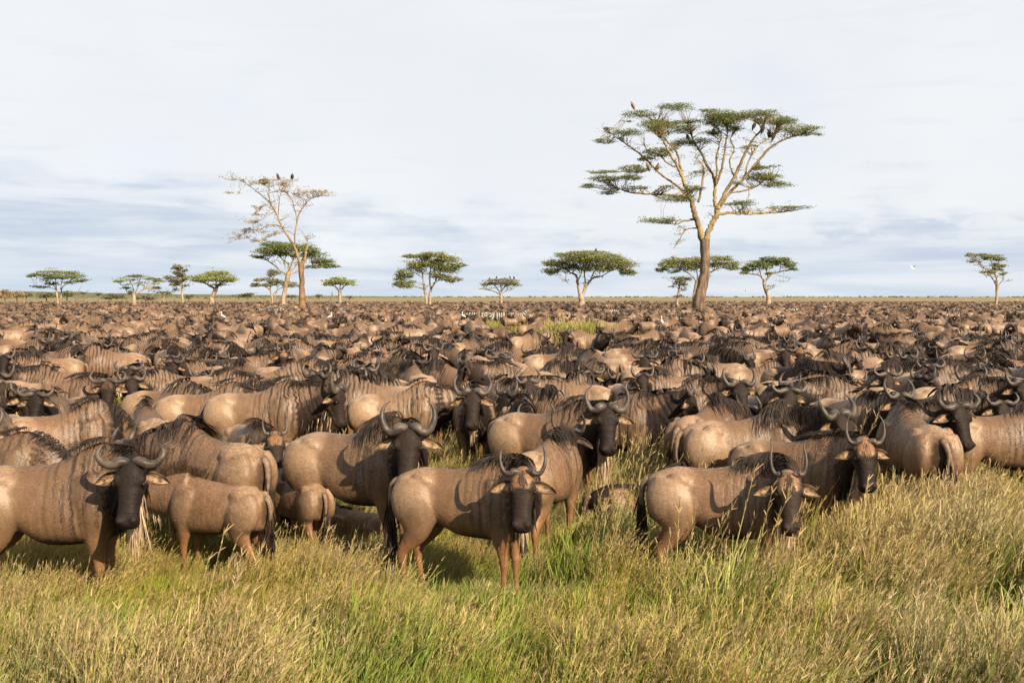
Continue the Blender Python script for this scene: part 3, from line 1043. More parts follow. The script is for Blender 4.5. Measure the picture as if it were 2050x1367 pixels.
def build_tree(label, depth, zoom, trunks, limbs, pads, leaf='green', bark='pale', limb_bark=None, leaf_px=2.5, fill=1.0, twigs=3, seed=0,
               category='tree', name='acacia_tree', group=None, flat=1.0, round_=1.0, twig_px=0.55, key=None, shoots=1.2):
    """trunks, limbs: lists of (x, y, half width); pads: (x, y, half width, half height[, fill]) - measured on the photograph in a window
    (x0, y0, scale) and carried out to the tree's own distance; every limb and pad gets its own place in depth"""
    r = np.random.default_rng(seed + 100)
    x0, y0, zs = zoom
    m_px = depth / FPX

    def pt(x, y, dy=0.0):
        p = px_point(x0 + x / zs, y0 + y / zs, depth)
        return np.array([p.x, p.y + dy, p.z])
    bx, by = trunks[0][0][0], trunks[0][0][1]
    base = pt(bx, by)
    base[2] = 0.0
    bag = TubeBag()
    tufts = []
    spine = []          # points that twigs may start from: (x, y, z, radius)
    axis_x = base[0]
    for k, tr in enumerate(trunks):
        P = np.array([pt(x, y, (0.0 if k == 0 else (.35 if k % 2 else -.35) * (1 + .4 * k))) for x, y, h in tr])
        R = np.array([h / zs * m_px for x, y, h in tr])
        if P[0][2] > 0.05:
            foot = P[0].copy()
            foot[2] = -0.1
            P = np.vstack([foot, P])
            R = np.concatenate([[R[0] * 1.18], R])
        n = 6 * len(P)
        Q = catmull(np.column_stack([P, R]), n)
        n = 10 * len(P)
        Q = catmull(np.column_stack([P, R]), n)
        wob = np.column_stack([np.interp(np.arange(n), np.arange(0, n, 4), r.normal(0, 1, len(range(0, n, 4)))) for _ in range(3)]) * Q[:, 3:4] * 0.07
        bag.add(Q[:, :3] + wob, Q[:, 3] * (1 + np.interp(np.arange(n), np.arange(0, n, 5), r.normal(0, .05, len(range(0, n, 5))))), 14, 0)
        spine.extend(Q[n // 2:])
    for k, lb in enumerate(limbs):
        lean = r.uniform(-1, 1)
        x_first = pt(lb[0][0], lb[0][1])[0]
        Ps = []
        L = np.linspace(0, 1, len(lb))
        reach = abs(pt(lb[-1][0], lb[-1][1])[0] - x_first) + 0.4 * abs(pt(lb[-1][0], lb[-1][1])[2] - pt(lb[0][0], lb[0][1])[2])
        for (x, y, h), q in zip(lb, L):
            Ps.append(pt(x, y, lean * reach * 0.55 * q ** 1.3))
        R = np.array([max(h, .8) / zs * m_px * .86 for x, y, h in lb])
        n = 5 * len(lb)
        Q = catmull(np.column_stack([np.array(Ps), R]), n)
        wob = r.normal(0, 1, (n, 3)) * Q[:, 3:4] * 0.22
        wob[0] = 0
        bag.add(Q[:, :3] + wob, np.maximum(Q[:, 3], .2 * m_px), 8, 1)
        spine.extend(Q[n // 3:])
        # side shoots with small tufts
        for _ in range(int(shoots * len(lb))):
            k0 = r.integers(n // 3, n)
            s0, rr = Q[k0, :3], Q[k0, 3]
            ln = r.uniform(8, 24) * m_px
            dv = unit(np.array([r.normal(0, 1), r.normal(0, 1), r.uniform(-.15, .8)]))
            e = s0 + dv * ln + np.array([0, 0, ln * .15])
            T_ = catmull(np.array([[*s0, min(rr * .5, 1.0 * m_px)], [*(s0 + dv * ln * .5 + r.normal(0, .08, 3) * ln), .45 * m_px], [*e, .18 * m_px]]), 6)
            bag.add(T_[:, :3], np.maximum(T_[:, 3], .16 * m_px), 5, 1)
            tufts.append(e)
    S = np.array(spine)
    LV, LC = [], []
    for e in tufts:
        count = int(r.integers(10, 34) * fill)
        P = e + r.normal(0, 1, (count, 3)) * np.array([5.5, 5.5, 1.5]) * m_px
        lp = leaf_px * m_px * r.uniform(.6, 1.3, count)
        a = unit(r.normal(0, 1, (count, 3)) * [1, 1, .35])
        b = unit(np.cross(a, r.normal(0, 1, (count, 3)) * [.8, .8, 1]))
        A, B = a * (lp * .5)[:, None], b * (lp * .24)[:, None]
        LV.append(np.stack([P - A - B, P + A - B, P + A + B, P - A + B], 1).reshape(-1, 3))
        LC.append(np.repeat(np.column_stack([r.random(count), (r.random(count) < .12) * .7, np.zeros(count)]), 4, 0))
    for pd in pads:
        cx, cy, rx, ry = pd[:4]
        pf = pd[4] if len(pd) > 4 else 1.0
        c0 = pt(cx, cy)
        rxm, rym = rx / zs * m_px, ry / zs * m_px
        near = S[np.argmin(np.abs(S[:, 0] - c0[0]) + np.abs(S[:, 2] - c0[2]))]
        c = c0 + np.array([0, (near[1] - c0[1]) * 0.8 + r.uniform(-.3, .3) * rxm, 0])
        rdm = rxm * round_
        area = math.pi * (rx / zs) * (ry / zs)
        count = int(area * 1.45 * fill * pf * (3.2 / leaf_px) ** 2) + 12
        nc = max(5, int(area / 15 * pf))
        # clumps sit in the pad's dome, thinner underneath
        rho = np.sqrt(r.random(nc)) * 0.95
        th = r.uniform(0, 2 * math.pi, nc)
        dome = np.sqrt(1 - rho ** 2)
        cz = rym * (dome * r.uniform(-0.75, 0.95, nc))
        CC = np.column_stack([c[0] + rxm * rho * np.cos(th), c[1] + rdm * rho * np.sin(th), c[2] + cz])
        ci = r.integers(0, nc, count)
        sx = np.clip(rxm * 0.20, 3.0 * m_px, 8.0 * m_px)
        sz = np.clip(rym * 0.20, 0.9 * m_px, 2.2 * m_px) * flat
        P = CC[ci] + np.column_stack([r.normal(0, sx, count), r.normal(0, sx, count), r.normal(0, sz, count)])
        lp = leaf_px * m_px * r.uniform(.6, 1.35, count)
        a = unit(np.column_stack([r.normal(0, 1, count), r.normal(0, 1, count), r.normal(0, .35, count)]))
        b = unit(np.cross(a, unit(np.column_stack([r.normal(0, .8, count), r.normal(0, .8, count), np.ones(count)]))))
        A, B = a * (lp * .5)[:, None], b * (lp * .24)[:, None]
        q = np.stack([P - A - B, P + A - B, P + A + B, P - A + B], 1).reshape(-1, 3)
        LV.append(q)
        ct = r.random(nc)
        cb = (r.random(nc) < .16) * r.uniform(.3, .9, nc)
        tint = np.column_stack([np.clip(ct[ci] * .7 + r.random(count) * .3, 0, 1), np.clip(cb[ci] + (r.random(count) < .06) * .6, 0, 1), np.zeros(count)])
        LC.append(np.repeat(tint, 4, 0))
        for _ in range(int(twigs * max(1, rx / zs / 9))):
            e = CC[r.integers(0, nc)]
            dist = np.linalg.norm((S[:, :3] - e) * [1, .7, 1], axis=1) + (S[:, 2] > e[2]) * 0.5
            if dist.min() > max(2.2 * rxm, 14 * m_px):
                continue
            k = np.argsort(dist)[r.integers(0, min(6, len(S)))]
            s0 = S[k, :3]
            mid1 = s0 + (e - s0) * .35 + np.array([0, 0, -.04]) * np.linalg.norm(e - s0) + r.normal(0, .05, 3) * np.linalg.norm(e - s0)
            mid2 = s0 + (e - s0) * .7 + r.normal(0, .06, 3) * np.linalg.norm(e - s0)
            rr = min(S[k, 3] * .6, twig_px * 2.2 * m_px)
            T_ = catmull(np.array([[*s0, rr], [*mid1, rr * .8], [*mid2, rr * .55], [*e, rr * .25]]), 8)
            bag.add(T_[:, :3], np.maximum(T_[:, 3], .16 * m_px), 5, 1)
    root = link_obj(name, None, loc=base, label=label, category=category, group=group)
    off = base
    tv = np.array(bag.V) - off
    me = make_mesh('trunk', tv, bag.F, [BARK[bark], BARK[limb_bark or bark]], bag.MI)
    link_obj('trunk', me, parent=root)
    if LV:
        lv = np.concatenate(LV) - off
        link_obj('crown', quad_mesh('crown', lv, len(lv) // 4, LEAF[leaf], np.concatenate(LC)), parent=root)
    if key:
        TREES[key] = S
    return root


Z1, Z2, Z3, Z4, Z5, Z6 = (1120, 180, 2.9714), (420, 330, 4.5567), (0, 520, 4.881), (740, 480, 3.5345), (1280, 490, 5.694), (1640, 480, 5.0)

build_tree('tall spreading acacia with many pale branches and flat green layers, vultures in it', 112, Z1,
    [[(825, 1300, 37), (833, 1230, 34), (850, 1160, 31), (865, 1080, 29), (868, 980, 28), (862, 890, 31)]],
    [[(850, 890, 22), (820, 790, 19), (795, 710, 18), (770, 640, 14), (745, 580, 12), (715, 510, 10), (690, 460, 9), (650, 400, 8), (610, 330, 6), (570, 270, 4)],
     [(772, 650, 10), (700, 630, 8), (600, 620, 7), (520, 612, 6), (430, 600, 5), (380, 580, 3), (300, 545, 2)],
     [(755, 610, 9), (690, 560, 8), (620, 510, 7), (560, 450, 6.5), (500, 385, 6), (440, 335, 5), (380, 290, 4), (330, 250, 3), (285, 220, 2)],
     [(742, 575, 9), (725, 480, 9), (715, 400, 8), (690, 340, 7), (650, 290, 5), (620, 230, 4), (600, 160, 3)],
     [(825, 670, 8), (845, 580, 8), (855, 500, 7), (850, 460, 6), (830, 430, 4), (795, 408, 2.5)],
     [(800, 770, 9), (740, 780, 6), (690, 800, 5), (640, 795, 4), (560, 785, 3), (490, 785, 2)],
     [(815, 822, 5), (770, 825, 4), (735, 850, 4), (715, 890, 3), (680, 942, 2)],
     [(872, 890, 22), (900, 810, 18), (930, 740, 18), (938, 700, 16)],
     [(932, 730, 13), (925, 650, 12), (928, 570, 11), (915, 500, 10), (880, 440, 9), (860, 380, 8), (825, 320, 6), (800, 260, 5), (780, 180, 3)],
     [(938, 710, 13), (985, 610, 12), (1030, 530, 11), (1070, 440, 10), (1100, 370, 9), (1130, 310, 7), (1170, 260, 6), (1200, 200, 4)],
     [(950, 700, 11), (1030, 590, 10), (1100, 520, 9), (1160, 440, 8), (1220, 370, 8), (1290, 320, 6), (1380, 290, 4), (1450, 280, 2)],
     [(935, 560, 8), (960, 480, 8), (975, 400, 7), (980, 320, 6), (985, 260, 4), (960, 200, 2)],
     [(1010, 612, 7), (1100, 600, 6), (1180, 570, 5), (1240, 530, 4), (1300, 530, 2)],
     [(925, 750, 9), (1000, 730, 9), (1080, 730, 8), (1180, 728, 7), (1270, 718, 6), (1380, 710, 4), (1480, 690, 2)],
     [(928, 570, 7), (935, 480, 7), (930, 400, 6), (945, 330, 5), (950, 270, 4), (900, 210, 2)],
     [(1040, 520, 6), (1010, 430, 5), (1035, 360, 4), (1010, 300, 3), (1040, 250, 2)],
     [(1100, 520, 5), (1130, 420, 5), (1180, 340, 4), (1240, 290, 3), (1330, 230, 2)],
     [(690, 460, 6), (640, 430, 5), (600, 380, 4), (540, 350, 3), (510, 300, 2)],
     [(560, 450, 5), (520, 480, 4), (480, 490, 3), (400, 480, 2)]],
    [(720, 92, 112, 20), (500, 122, 100, 20), (660, 175, 90, 16), (790, 180, 60, 14), (860, 128, 50, 12, .7), (930, 160, 90, 26), (1040, 168, 110, 26), (1170, 165, 120, 22), (1290, 168, 110, 22), (1370, 176, 60, 12), (960, 192, 110, 42), (1330, 190, 90, 14), (1400, 258, 110, 28), (1480, 288, 46, 8, .7),
     (690, 220, 150, 22), (560, 225, 90, 26), (430, 245, 90, 20), (315, 218, 45, 8), (285, 290, 65, 17), (600, 370, 90, 28), (520, 405, 50, 16), (430, 470, 80, 22),
     (260, 475, 90, 12), (285, 515, 90, 20), (200, 558, 72, 12), (420, 520, 80, 20), (470, 575, 60, 12), (310, 600, 60, 12), (790, 590, 60, 18), (700, 650, 110, 26, .8),
     (810, 300, 120, 20), (580, 780, 110, 14), (1180, 470, 60, 14), (1210, 515, 110, 26), (1310, 560, 85, 20), (1100, 668, 90, 17), (1425, 684, 120, 13), (1150, 335, 60, 14, .4),
     (820, 500, 50, 22, .35), (1020, 240, 60, 16), (1290, 448, 40, 7, .6), (1040, 560, 40, 12, .7), (660, 580, 70, 12, .4), (900, 260, 60, 16), (400, 175, 36, 8, .6)],
    leaf='deep', bark='brown', limb_bark='yellow', leaf_px=2.1, fill=.70, twigs=8, seed=1, twig_px=.38, shoots=2.6, name='acacia_tree', key='big', flat=1.0)

build_tree('tall almost leafless fever tree with yellow limbs and a broken stub beside its fork', 132, Z2,
    [[(845, 1270, 33), (842, 1180, 29), (838, 1080, 25), (836, 980, 26), (832, 900, 28)]],
    [[(822, 900, 18), (795, 800, 15), (770, 740, 13), (735, 680, 12), (690, 610, 11), (655, 540, 10), (630, 470, 9), (600, 410, 8), (570, 360, 8), (558, 300, 6), (560, 230, 5), (570, 160, 3)],
     [(570, 360, 6), (500, 300, 5), (430, 240, 4), (370, 190, 3), (300, 155, 2), (250, 155, 1.5)],
     [(625, 455, 5), (628, 370, 4.5), (635, 280, 4), (660, 210, 3), (700, 150, 2), (760, 128, 1.5)],
     [(780, 745, 9), (775, 650, 8), (790, 560, 8), (800, 500, 8), (820, 440, 7), (860, 380, 6), (905, 325, 5), (960, 300, 3), (1050, 285, 2), (1110, 292, 1)],
     [(800, 505, 6), (785, 440, 5), (770, 380, 5), (765, 340, 4), (730, 280, 4), (690, 245, 3), (640, 240, 2)],
     [(655, 568, 5), (600, 550, 5), (530, 552, 4), (470, 580, 4), (400, 590, 3.5), (330, 600, 3), (250, 660, 2), (150, 715, 1.2)],
     [(772, 645, 4), (720, 608, 4), (660, 615, 3.5), (590, 635, 3), (530, 670, 2.5), (450, 690, 2), (390, 700, 1)],
     [(590, 425, 3), (540, 460, 3), (490, 500, 2.5), (420, 530, 2), (365, 545, 1)],
     [(565, 355, 3), (500, 365, 2.5), (450, 400, 2), (380, 460, 1.2)],
     [(850, 910, 14), (870, 850, 13), (880, 790, 12), (895, 740, 9), (893, 690, 6), (890, 662, 2)],
     [(860, 380, 3), (850, 320, 3), (800, 290, 2), (770, 275, 1)],
     [(560, 240, 3), (520, 200, 2.5), (460, 170, 2)]],
    [(300, 153, 80, 8, .7), (480, 165, 110, 22, .7), (640, 165, 100, 20, .6), (640, 126, 150, 7, .9), (240, 275, 75, 20, .35), (970, 262, 140, 26, .6), (1010, 245, 70, 12, 1), (820, 270, 60, 14, .5), (330, 590, 60, 26, .5),
     (250, 660, 90, 26, .4), (430, 610, 80, 12, .5), (430, 450, 70, 10, .6), (420, 520, 60, 18, .5), (430, 385, 60, 12, .5), (480, 700, 90, 22, .4), (570, 640, 60, 14, .3), (680, 250, 70, 10, .4)],
    leaf='dry', bark='orange', limb_bark='yellow', leaf_px=2.2, fill=0.42, twigs=9, seed=2, name='fever_tree', key='bare', twig_px=.36, shoots=2.6)

build_tree('broad dark umbrella acacia standing directly behind the tall bare fever tree', 186, Z2,
    [[(672, 1235, 23), (690, 1130, 20), (705, 1050, 20), (722, 975, 20)]],
    [[(722, 985, 13), (760, 940, 9), (800, 900, 7), (860, 860, 5)], [(708, 1000, 11), (650, 975, 9), (600, 930, 7), (540, 890, 6), (490, 860, 4)],
     [(722, 970, 10), (710, 900, 8), (660, 860, 6), (620, 800, 4)], [(726, 965, 10), (750, 900, 7), (770, 840, 5), (760, 780, 3)], [(726, 1000, 9), (800, 965, 8), (900, 920, 6), (980, 915, 4)], [(690, 940, 6), (680, 880, 5), (700, 820, 3)]],
    [(600, 728, 110, 30), (700, 765, 130, 50), (540, 790, 130, 42), (440, 835, 80, 20), (850, 760, 120, 36), (930, 810, 110, 42), (1000, 875, 110, 38), (1080, 920, 80, 24), (960, 930, 110, 14, .7), (800, 830, 60, 26), (650, 810, 90, 26, .7)],
    leaf='deep', bark='pale', seed=3, name='umbrella_acacia', key='umb_left')
build_tree('small ragged acacia left of the umbrella acacia behind the bare fever tree', 232, Z2,
    [[(572, 1235, 9), (562, 1180, 8), (548, 1130, 7)], [(585, 1235, 6), (600, 1170, 5), (620, 1110, 4)]],
    [[(550, 1140, 6), (500, 1110, 4), (430, 1100, 2)], [(552, 1130, 5), (570, 1060, 4), (560, 990, 2)], [(565, 1190, 5), (640, 1130, 4), (740, 1100, 2)]],
    [(560, 995, 60, 34), (480, 1050, 70, 24), (430, 1095, 48, 24), (600, 1060, 60, 30), (740, 1100, 80, 26), (540, 1095, 70, 20), (570, 970, 40, 16), (680, 1075, 60, 20)],
    leaf='olive', seed=4, fill=.8, key='ragged')
build_tree('small round pale green tree right of the bare fever tree', 222, Z2,
    [[(1188, 1235, 14), (1186, 1190, 15), (1185, 1140, 17)]],
    [[(1180, 1150, 10), (1150, 1115, 7), (1100, 1090, 3)], [(1190, 1150, 10), (1225, 1110, 6), (1270, 1085, 3)], [(1185, 1145, 8), (1190, 1090, 5), (1180, 1050, 2)]],
    [(1180, 1062, 130, 26), (1105, 1087, 76, 18), (1255, 1088, 72, 20), (1180, 1042, 84, 18)], leaf='pale', seed=5, name='bushy_tree', key='pale_round')
build_tree('broken dead tree stump leaning beside the small round tree', 205, Z2,
    [[(1098, 1245, 8), (1108, 1215, 6), (1116, 1185, 5), (1115, 1158, 4)]], [], [], bark='grey', seed=6, name='dead_stump', category='dead tree', twigs=0)
build_tree('green tree with sprawling crown left of the umbrella and bare trees', 204, (0, 0, 1),
    [[(424, 602, 5), (427, 590, 4.2), (433, 578, 4)]],
    [[(432, 580, 3), (415, 568, 2), (398, 560, 1)], [(433, 579, 3), (442, 568, 2), (460, 560, 1)], [(432, 578, 2), (432, 562, 1.4), (430, 550, .8)]],
    [(430, 548, 28, 6.5), (408, 556, 26, 5.5), (452, 557, 24, 6), (432, 559, 38, 6), (400, 562, 16, 4), (464, 562, 12, 4), (436, 572, 14, 4, .5)], leaf='pale', seed=7, name='bushy_tree', key='green_left')
build_tree('slim upright grey-green tree with a ragged columnar crown', 224, Z3,
    [[(1787, 405, 10), (1778, 330, 9), (1780, 250, 7), (1770, 150, 4), (1745, 80, 2)]],
    [[(1780, 280, 4), (1730, 220, 3), (1680, 190, 2)], [(1780, 240, 4), (1800, 170, 3), (1800, 100, 2)]],
    [(1720, 80, 40, 22), (1790, 95, 38, 26), (1740, 140, 60, 36), (1680, 190, 58, 32), (1760, 215, 56, 44), (1715, 245, 55, 26), (1805, 180, 32, 36), (1720, 290, 20, 16), (1812, 250, 20, 14), (1740, 65, 40, 14)],
    leaf='olive', seed=8, name='bushy_tree', fill=.85, leaf_px=2.6, key='column')
build_tree('flat acacia in thin separate dark layers left of the slim upright tree', 212, Z3,
    [[(1312, 412, 20), (1310, 370, 18), (1310, 340, 18)]],
    [[(1303, 350, 9), (1250, 330, 7), (1200, 270, 5), (1130, 220, 4)], [(1310, 345, 8), (1300, 260, 5), (1270, 190, 4)], [(1318, 345, 9), (1420, 275, 6), (1500, 225, 4)], [(1312, 345, 7), (1360, 260, 5), (1400, 180, 3)], [(1400, 290, 4), (1460, 285, 3), (1505, 278, 2)]],
    [(1330, 160, 125, 13), (1480, 186, 90, 13), (1540, 212, 50, 9), (1125, 211, 65, 11), (1212, 275, 50, 11), (1505, 276, 60, 11), (1290, 310, 28, 14), (1230, 240, 20, 5)],
    leaf='deep', seed=9, name='umbrella_acacia', key='layered')
build_tree('wide umbrella acacia with twin pale trunks, leftmost large tree', 192, Z3,
    [[(566, 418, 10), (556, 340, 9), (548, 275, 8)], [(582, 418, 8), (586, 340, 7), (592, 285, 6)]],
    [[(548, 280, 7), (500, 230, 5), (420, 170, 3)], [(550, 275, 6), (540, 210, 4), (520, 140, 3)], [(590, 290, 6), (650, 240, 5), (740, 180, 3)], [(592, 285, 5), (610, 200, 4), (640, 140, 2)], [(548, 290, 4), (440, 265, 3), (320, 262, 2)]],
    [(560, 125, 170, 22), (420, 150, 140, 18), (330, 160, 60, 9), (680, 165, 140, 26), (800, 205, 70, 22), (540, 180, 110, 18, .8), (500, 235, 70, 18, .7), (312, 262, 38, 10), (400, 270, 50, 10, .5), (700, 225, 70, 14, .6)],
    leaf='deep', seed=10, name='umbrella_acacia', key='twin')
build_tree('leafless dead tree with forked branches right of the leftmost umbrella acacia', 240, Z3,
    [[(742, 415, 9), (748, 370, 7), (752, 335, 6)]],
    [[(750, 345, 5), (790, 312, 4), (835, 325, 3), (885, 292, 1.5)], [(750, 340, 4), (772, 290, 3), (792, 252, 1.5)], [(745, 370, 4), (712, 320, 3), (690, 300, 1.5)], [(838, 325, 2), (850, 300, 1.5), (870, 285, 1)]],
    [], bark='grey', seed=11, name='dead_tree', category='dead tree', twigs=0, shoots=0)
build_tree('large rounded acacia with two trunks left of the small flat one', 190, Z4,
    [[(402, 435, 10), (392, 370, 9), (382, 310, 8)], [(424, 435, 10), (428, 370, 9), (440, 330, 8)]],
    [[(382, 315, 7), (375, 250, 6), (360, 190, 4)], [(440, 335, 7), (470, 290, 6), (500, 210, 4)], [(388, 350, 5), (340, 335, 4), (270, 325, 2)], [(430, 340, 6), (425, 250, 5), (440, 150, 3)], [(450, 310, 5), (520, 270, 4), (590, 260, 2)], [(378, 270, 4), (310, 230, 3), (260, 240, 2)], [(490, 230, 4), (560, 170, 3), (630, 175, 2)]],
    [(300, 115, 62, 18), (460, 108, 90, 26), (560, 140, 88, 28), (640, 185, 46, 18), (330, 195, 72, 44), (430, 170, 80, 38), (555, 200, 90, 40), (585, 280, 56, 30), (250, 248, 60, 36), (262, 318, 88, 28), (480, 250, 60, 26, .7), (212, 270, 36, 22), (520, 270, 60, 22, .6), (380, 130, 60, 22)],
    leaf='green', seed=12, key='two_trunk', fill=.95)
build_tree('small low flat-topped acacia with birds perched along its top', 214, Z4,
    [[(932, 425, 10), (928, 400, 9), (928, 378, 10)]],
    [[(924, 385, 5), (870, 362, 4), (810, 350, 2), (770, 350, 1)], [(926, 380, 5), (900, 340, 4), (870, 310, 2)], [(930, 380, 5), (950, 340, 4), (1010, 310, 2)], [(930, 385, 4), (970, 360, 3), (1000, 360, 1.5)], [(928, 380, 5), (930, 330, 3), (930, 290, 2)]],
    [(930, 288, 108, 14), (860, 308, 70, 11), (1012, 314, 58, 13), (950, 308, 90, 13), (830, 318, 40, 7), (1040, 322, 30, 7)], leaf='olive', seed=13, fill=.8, twigs=5, key='low_flat')
build_tree('broad umbrella acacia with splayed pale trunks left of the tall acacia', 170, Z4,
    [[(1500, 440, 22), (1497, 400, 19), (1494, 380, 18)]],
    [[(1488, 395, 12), (1475, 310, 11), (1460, 250, 9), (1420, 230, 5), (1390, 200, 3)], [(1503, 395, 12), (1530, 340, 11), (1560, 290, 9), (1600, 265, 7), (1650, 258, 4)], [(1515, 360, 7), (1525, 300, 6), (1520, 230, 5), (1540, 160, 3)], [(1472, 300, 6), (1500, 220, 4), (1480, 150, 3)], [(1560, 290, 6), (1600, 210, 4), (1680, 160, 2)], [(1640, 258, 4), (1720, 215, 3), (1790, 200, 2)], [(1390, 240, 3), (1390, 290, 2), (1420, 322, 1)]],
    [(1550, 92, 140, 17), (1430, 110, 118, 22), (1320, 165, 88, 30), (1300, 220, 66, 32), (1390, 188, 80, 28), (1500, 140, 150, 34), (1650, 138, 150, 38), (1760, 180, 118, 36), (1822, 230, 62, 32), (1620, 210, 120, 28, .8), (1540, 190, 90, 26, .8)],
    leaf='green', bark='pale', seed=14, name='umbrella_acacia', key='umb_mid', fill=1.0)
build_tree('wide umbrella acacia partly hidden behind the trunk of the tall acacia', 190, Z5,
    [[(618, 640, 18), (632, 540, 18), (650, 440, 18), (665, 410, 18)]],
    [[(650, 430, 10), (600, 350, 8), (520, 300, 5), (430, 250, 3)], [(668, 420, 10), (740, 350, 8), (840, 290, 6), (920, 250, 4)], [(662, 415, 9), (660, 330, 7), (640, 230, 4)], [(840, 290, 4), (940, 270, 3), (1040, 270, 2)]],
    [(420, 185, 130, 46), (330, 230, 108, 44), (262, 280, 72, 34), (620, 178, 160, 40), (560, 250, 150, 52), (900, 168, 140, 36), (1000, 218, 128, 42), (1062, 268, 74, 26), (850, 230, 100, 34), (700, 210, 120, 44), (400, 300, 90, 30, .7)],
    leaf='green', seed=15, name='umbrella_acacia', key='behind_big', fill=.9)
build_tree('thin scruffy young acacia left of the trunk of the tall acacia', 186, Z5,
    [[(430, 650, 14), (440, 590, 13), (450, 520, 12), (456, 460, 9), (470, 400, 5)]],
    [[(445, 560, 5), (500, 500, 3), (540, 500, 1.5)], [(450, 510, 5), (400, 450, 3), (370, 420, 1.5)]],
    [(470, 440, 80, 36), (430, 388, 60, 26), (520, 385, 56, 34), (440, 590, 48, 22), (375, 480, 20, 10), (520, 515, 30, 12, .7)], leaf='olive', seed=16, key='scruffy', fill=.8)
build_tree('neat green umbrella acacia with crooked trunk right of the tall acacia', 180, Z5,
    [[(1472, 650, 27), (1470, 585, 24), (1440, 520, 18), (1422, 450, 19), (1430, 400, 22)]],
    [[(1420, 405, 14), (1370, 350, 10), (1280, 335, 8), (1200, 328, 5)], [(1442, 405, 14), (1500, 335, 11), (1600, 305, 8), (1690, 285, 5)], [(1390, 360, 8), (1375, 310, 6), (1350, 250, 4)], [(1465, 370, 8), (1450, 300, 6), (1480, 220, 4)], [(1600, 300, 6), (1610, 250, 5), (1600, 190, 3)], [(1645, 300, 2), (1645, 360, 1.6), (1635, 430, 1)], [(1425, 520, 6), (1460, 515, 8), (1490, 495, 3)]],
    [(1460, 163, 90, 26), (1600, 178, 120, 36), (1700, 230, 78, 40), (1340, 220, 128, 40), (1232, 270, 78, 42), (1190, 318, 46, 20), (1500, 210, 120, 38), (1738, 285, 46, 26), (1420, 262, 90, 18, .7), (1480, 328, 36, 18)],
    leaf='deep', bark='pale', seed=17, name='umbrella_acacia', key='neat', fill=1.1)
build_tree('lone acacia with lopsided stepped crown at far right', 168, Z6,
    [[(1768, 670, 15), (1776, 600, 13), (1778, 530, 14), (1782, 470, 16), (1772, 410, 13)]],
    [[(1765, 450, 8), (1720, 382, 6), (1640, 332, 3)], [(1772, 420, 9), (1770, 350, 9), (1700, 300, 7), (1650, 270, 6), (1640, 220, 5), (1580, 180, 3)], [(1772, 380, 8), (1750, 280, 6), (1740, 190, 4)], [(1790, 465, 6), (1830, 410, 4), (1852, 392, 2)], [(1765, 330, 6), (1800, 270, 4), (1830, 210, 3)], [(1650, 265, 4), (1600, 230, 3), (1500, 215, 1.5)], [(1740, 400, 3), (1725, 385, 3), (1730, 372, 2)]],
    [(1640, 150, 108, 13), (1740, 163, 108, 22), (1832, 192, 76, 20), (1560, 216, 60, 8), (1820, 258, 58, 28), (1790, 300, 58, 22), (1680, 330, 58, 20), (1842, 340, 24, 16), (1545, 135, 20, 7), (1690, 190, 60, 14, .6)],
    leaf='green', bark='pale', seed=18, name='acacia_tree', key='lone_right')

# scrub along the left horizon
for q, (cx, cy, rx, ry, d, lf, lab) in enumerate([
        (48, 335, 62, 46, 300, 'dry', 'brown bush at the left edge below the horizon'), (165, 338, 74, 34, 320, 'dry', 'leafless brown thicket left of the leftmost umbrella acacia'),
        (258, 335, 62, 26, 420, 'far', 'dark scrub hump behind the brown thicket'), (455, 345, 92, 30, 380, 'far', 'low dark bush behind the leftmost umbrella acacia'),
        (655, 332, 66, 32, 380, 'far', 'dark bush between the leftmost umbrella acacia and the dead tree'), (1088, 358, 104, 30, 360, 'far', 'green bush left of the thin layered acacia'),
        (1425, 368, 112, 26, 380, 'far', 'low wide bush right of the thin layered acacia'), (1845, 358, 46, 13, 520, 'far', 'small dark bush right of the slim upright tree'),
        (960, 332, 26, 12, 640, 'far', 'tiny far tree left of the green bush'), (820, 325, 24, 10, 640, 'far', 'tiny far tree beside the dead tree')]):
    build_tree(lab, d, Z3, [[(cx, 410, 6), (cx, cy + ry * .6, 4), (cx, cy, 2)]], [[(cx, cy + ry * .7, 3), (cx - rx * .5, cy, 1.5)], [(cx, cy + ry * .7, 3), (cx + rx * .5, cy, 1.5)]],
               [(cx, cy, rx, ry), (cx - rx * .45, cy + ry * .4, rx * .5, ry * .6), (cx + rx * .45, cy + ry * .4, rx * .5, ry * .6), (cx, cy - ry * .5, rx * .5, ry * .5)],
               leaf=lf, bark='grey', seed=30 + q, shoots=0, name='bush', category='bush', fill=.7, leaf_px=2.4, twigs=3)
build_tree('small flat-topped acacia in the distance right of the layered one', 420, Z3, [[(1600, 400, 6), (1605, 370, 5), (1612, 345, 5)]],
           [[(1612, 350, 4), (1570, 328, 2), (1550, 322, 1)], [(1612, 350, 4), (1650, 330, 2), (1690, 320, 1)]], [(1620, 320, 92, 8), (1570, 326, 40, 5), (1640, 335, 50, 8, .6)],
           leaf='far', seed=44, name='umbrella_acacia', twigs=3)
for q, (px, py, w, h, lab) in enumerate([(478, 593, 14, 3.5, 'tiny flat-topped tree on the horizon left of the ragged acacia'), (497, 591, 11, 4.5, 'tiny domed tree on the horizon just left of the ragged acacia'),
                                         (584, 593, 10, 2.5, 'tiny far bush on the horizon between the bare tree and ragged acacia'), (639, 593, 5, 3.2, 'tiny round tree on the horizon right of the bare fever tree'), (699, 595, 7, 2, 'tiny far bush on the horizon right of the small round tree')]):
    build_tree(lab, 900, (0, 0, 1), [[(px, 597, 1.0), (px, py, .6)]], [], [(px, py, w, h), (px + w * .3, py - h * .4, w * .5, h * .6)], leaf='far', bark='grey', seed=60 + q, name='far_tree', category='tree', twigs=0, leaf_px=2.0, fill=1.2)


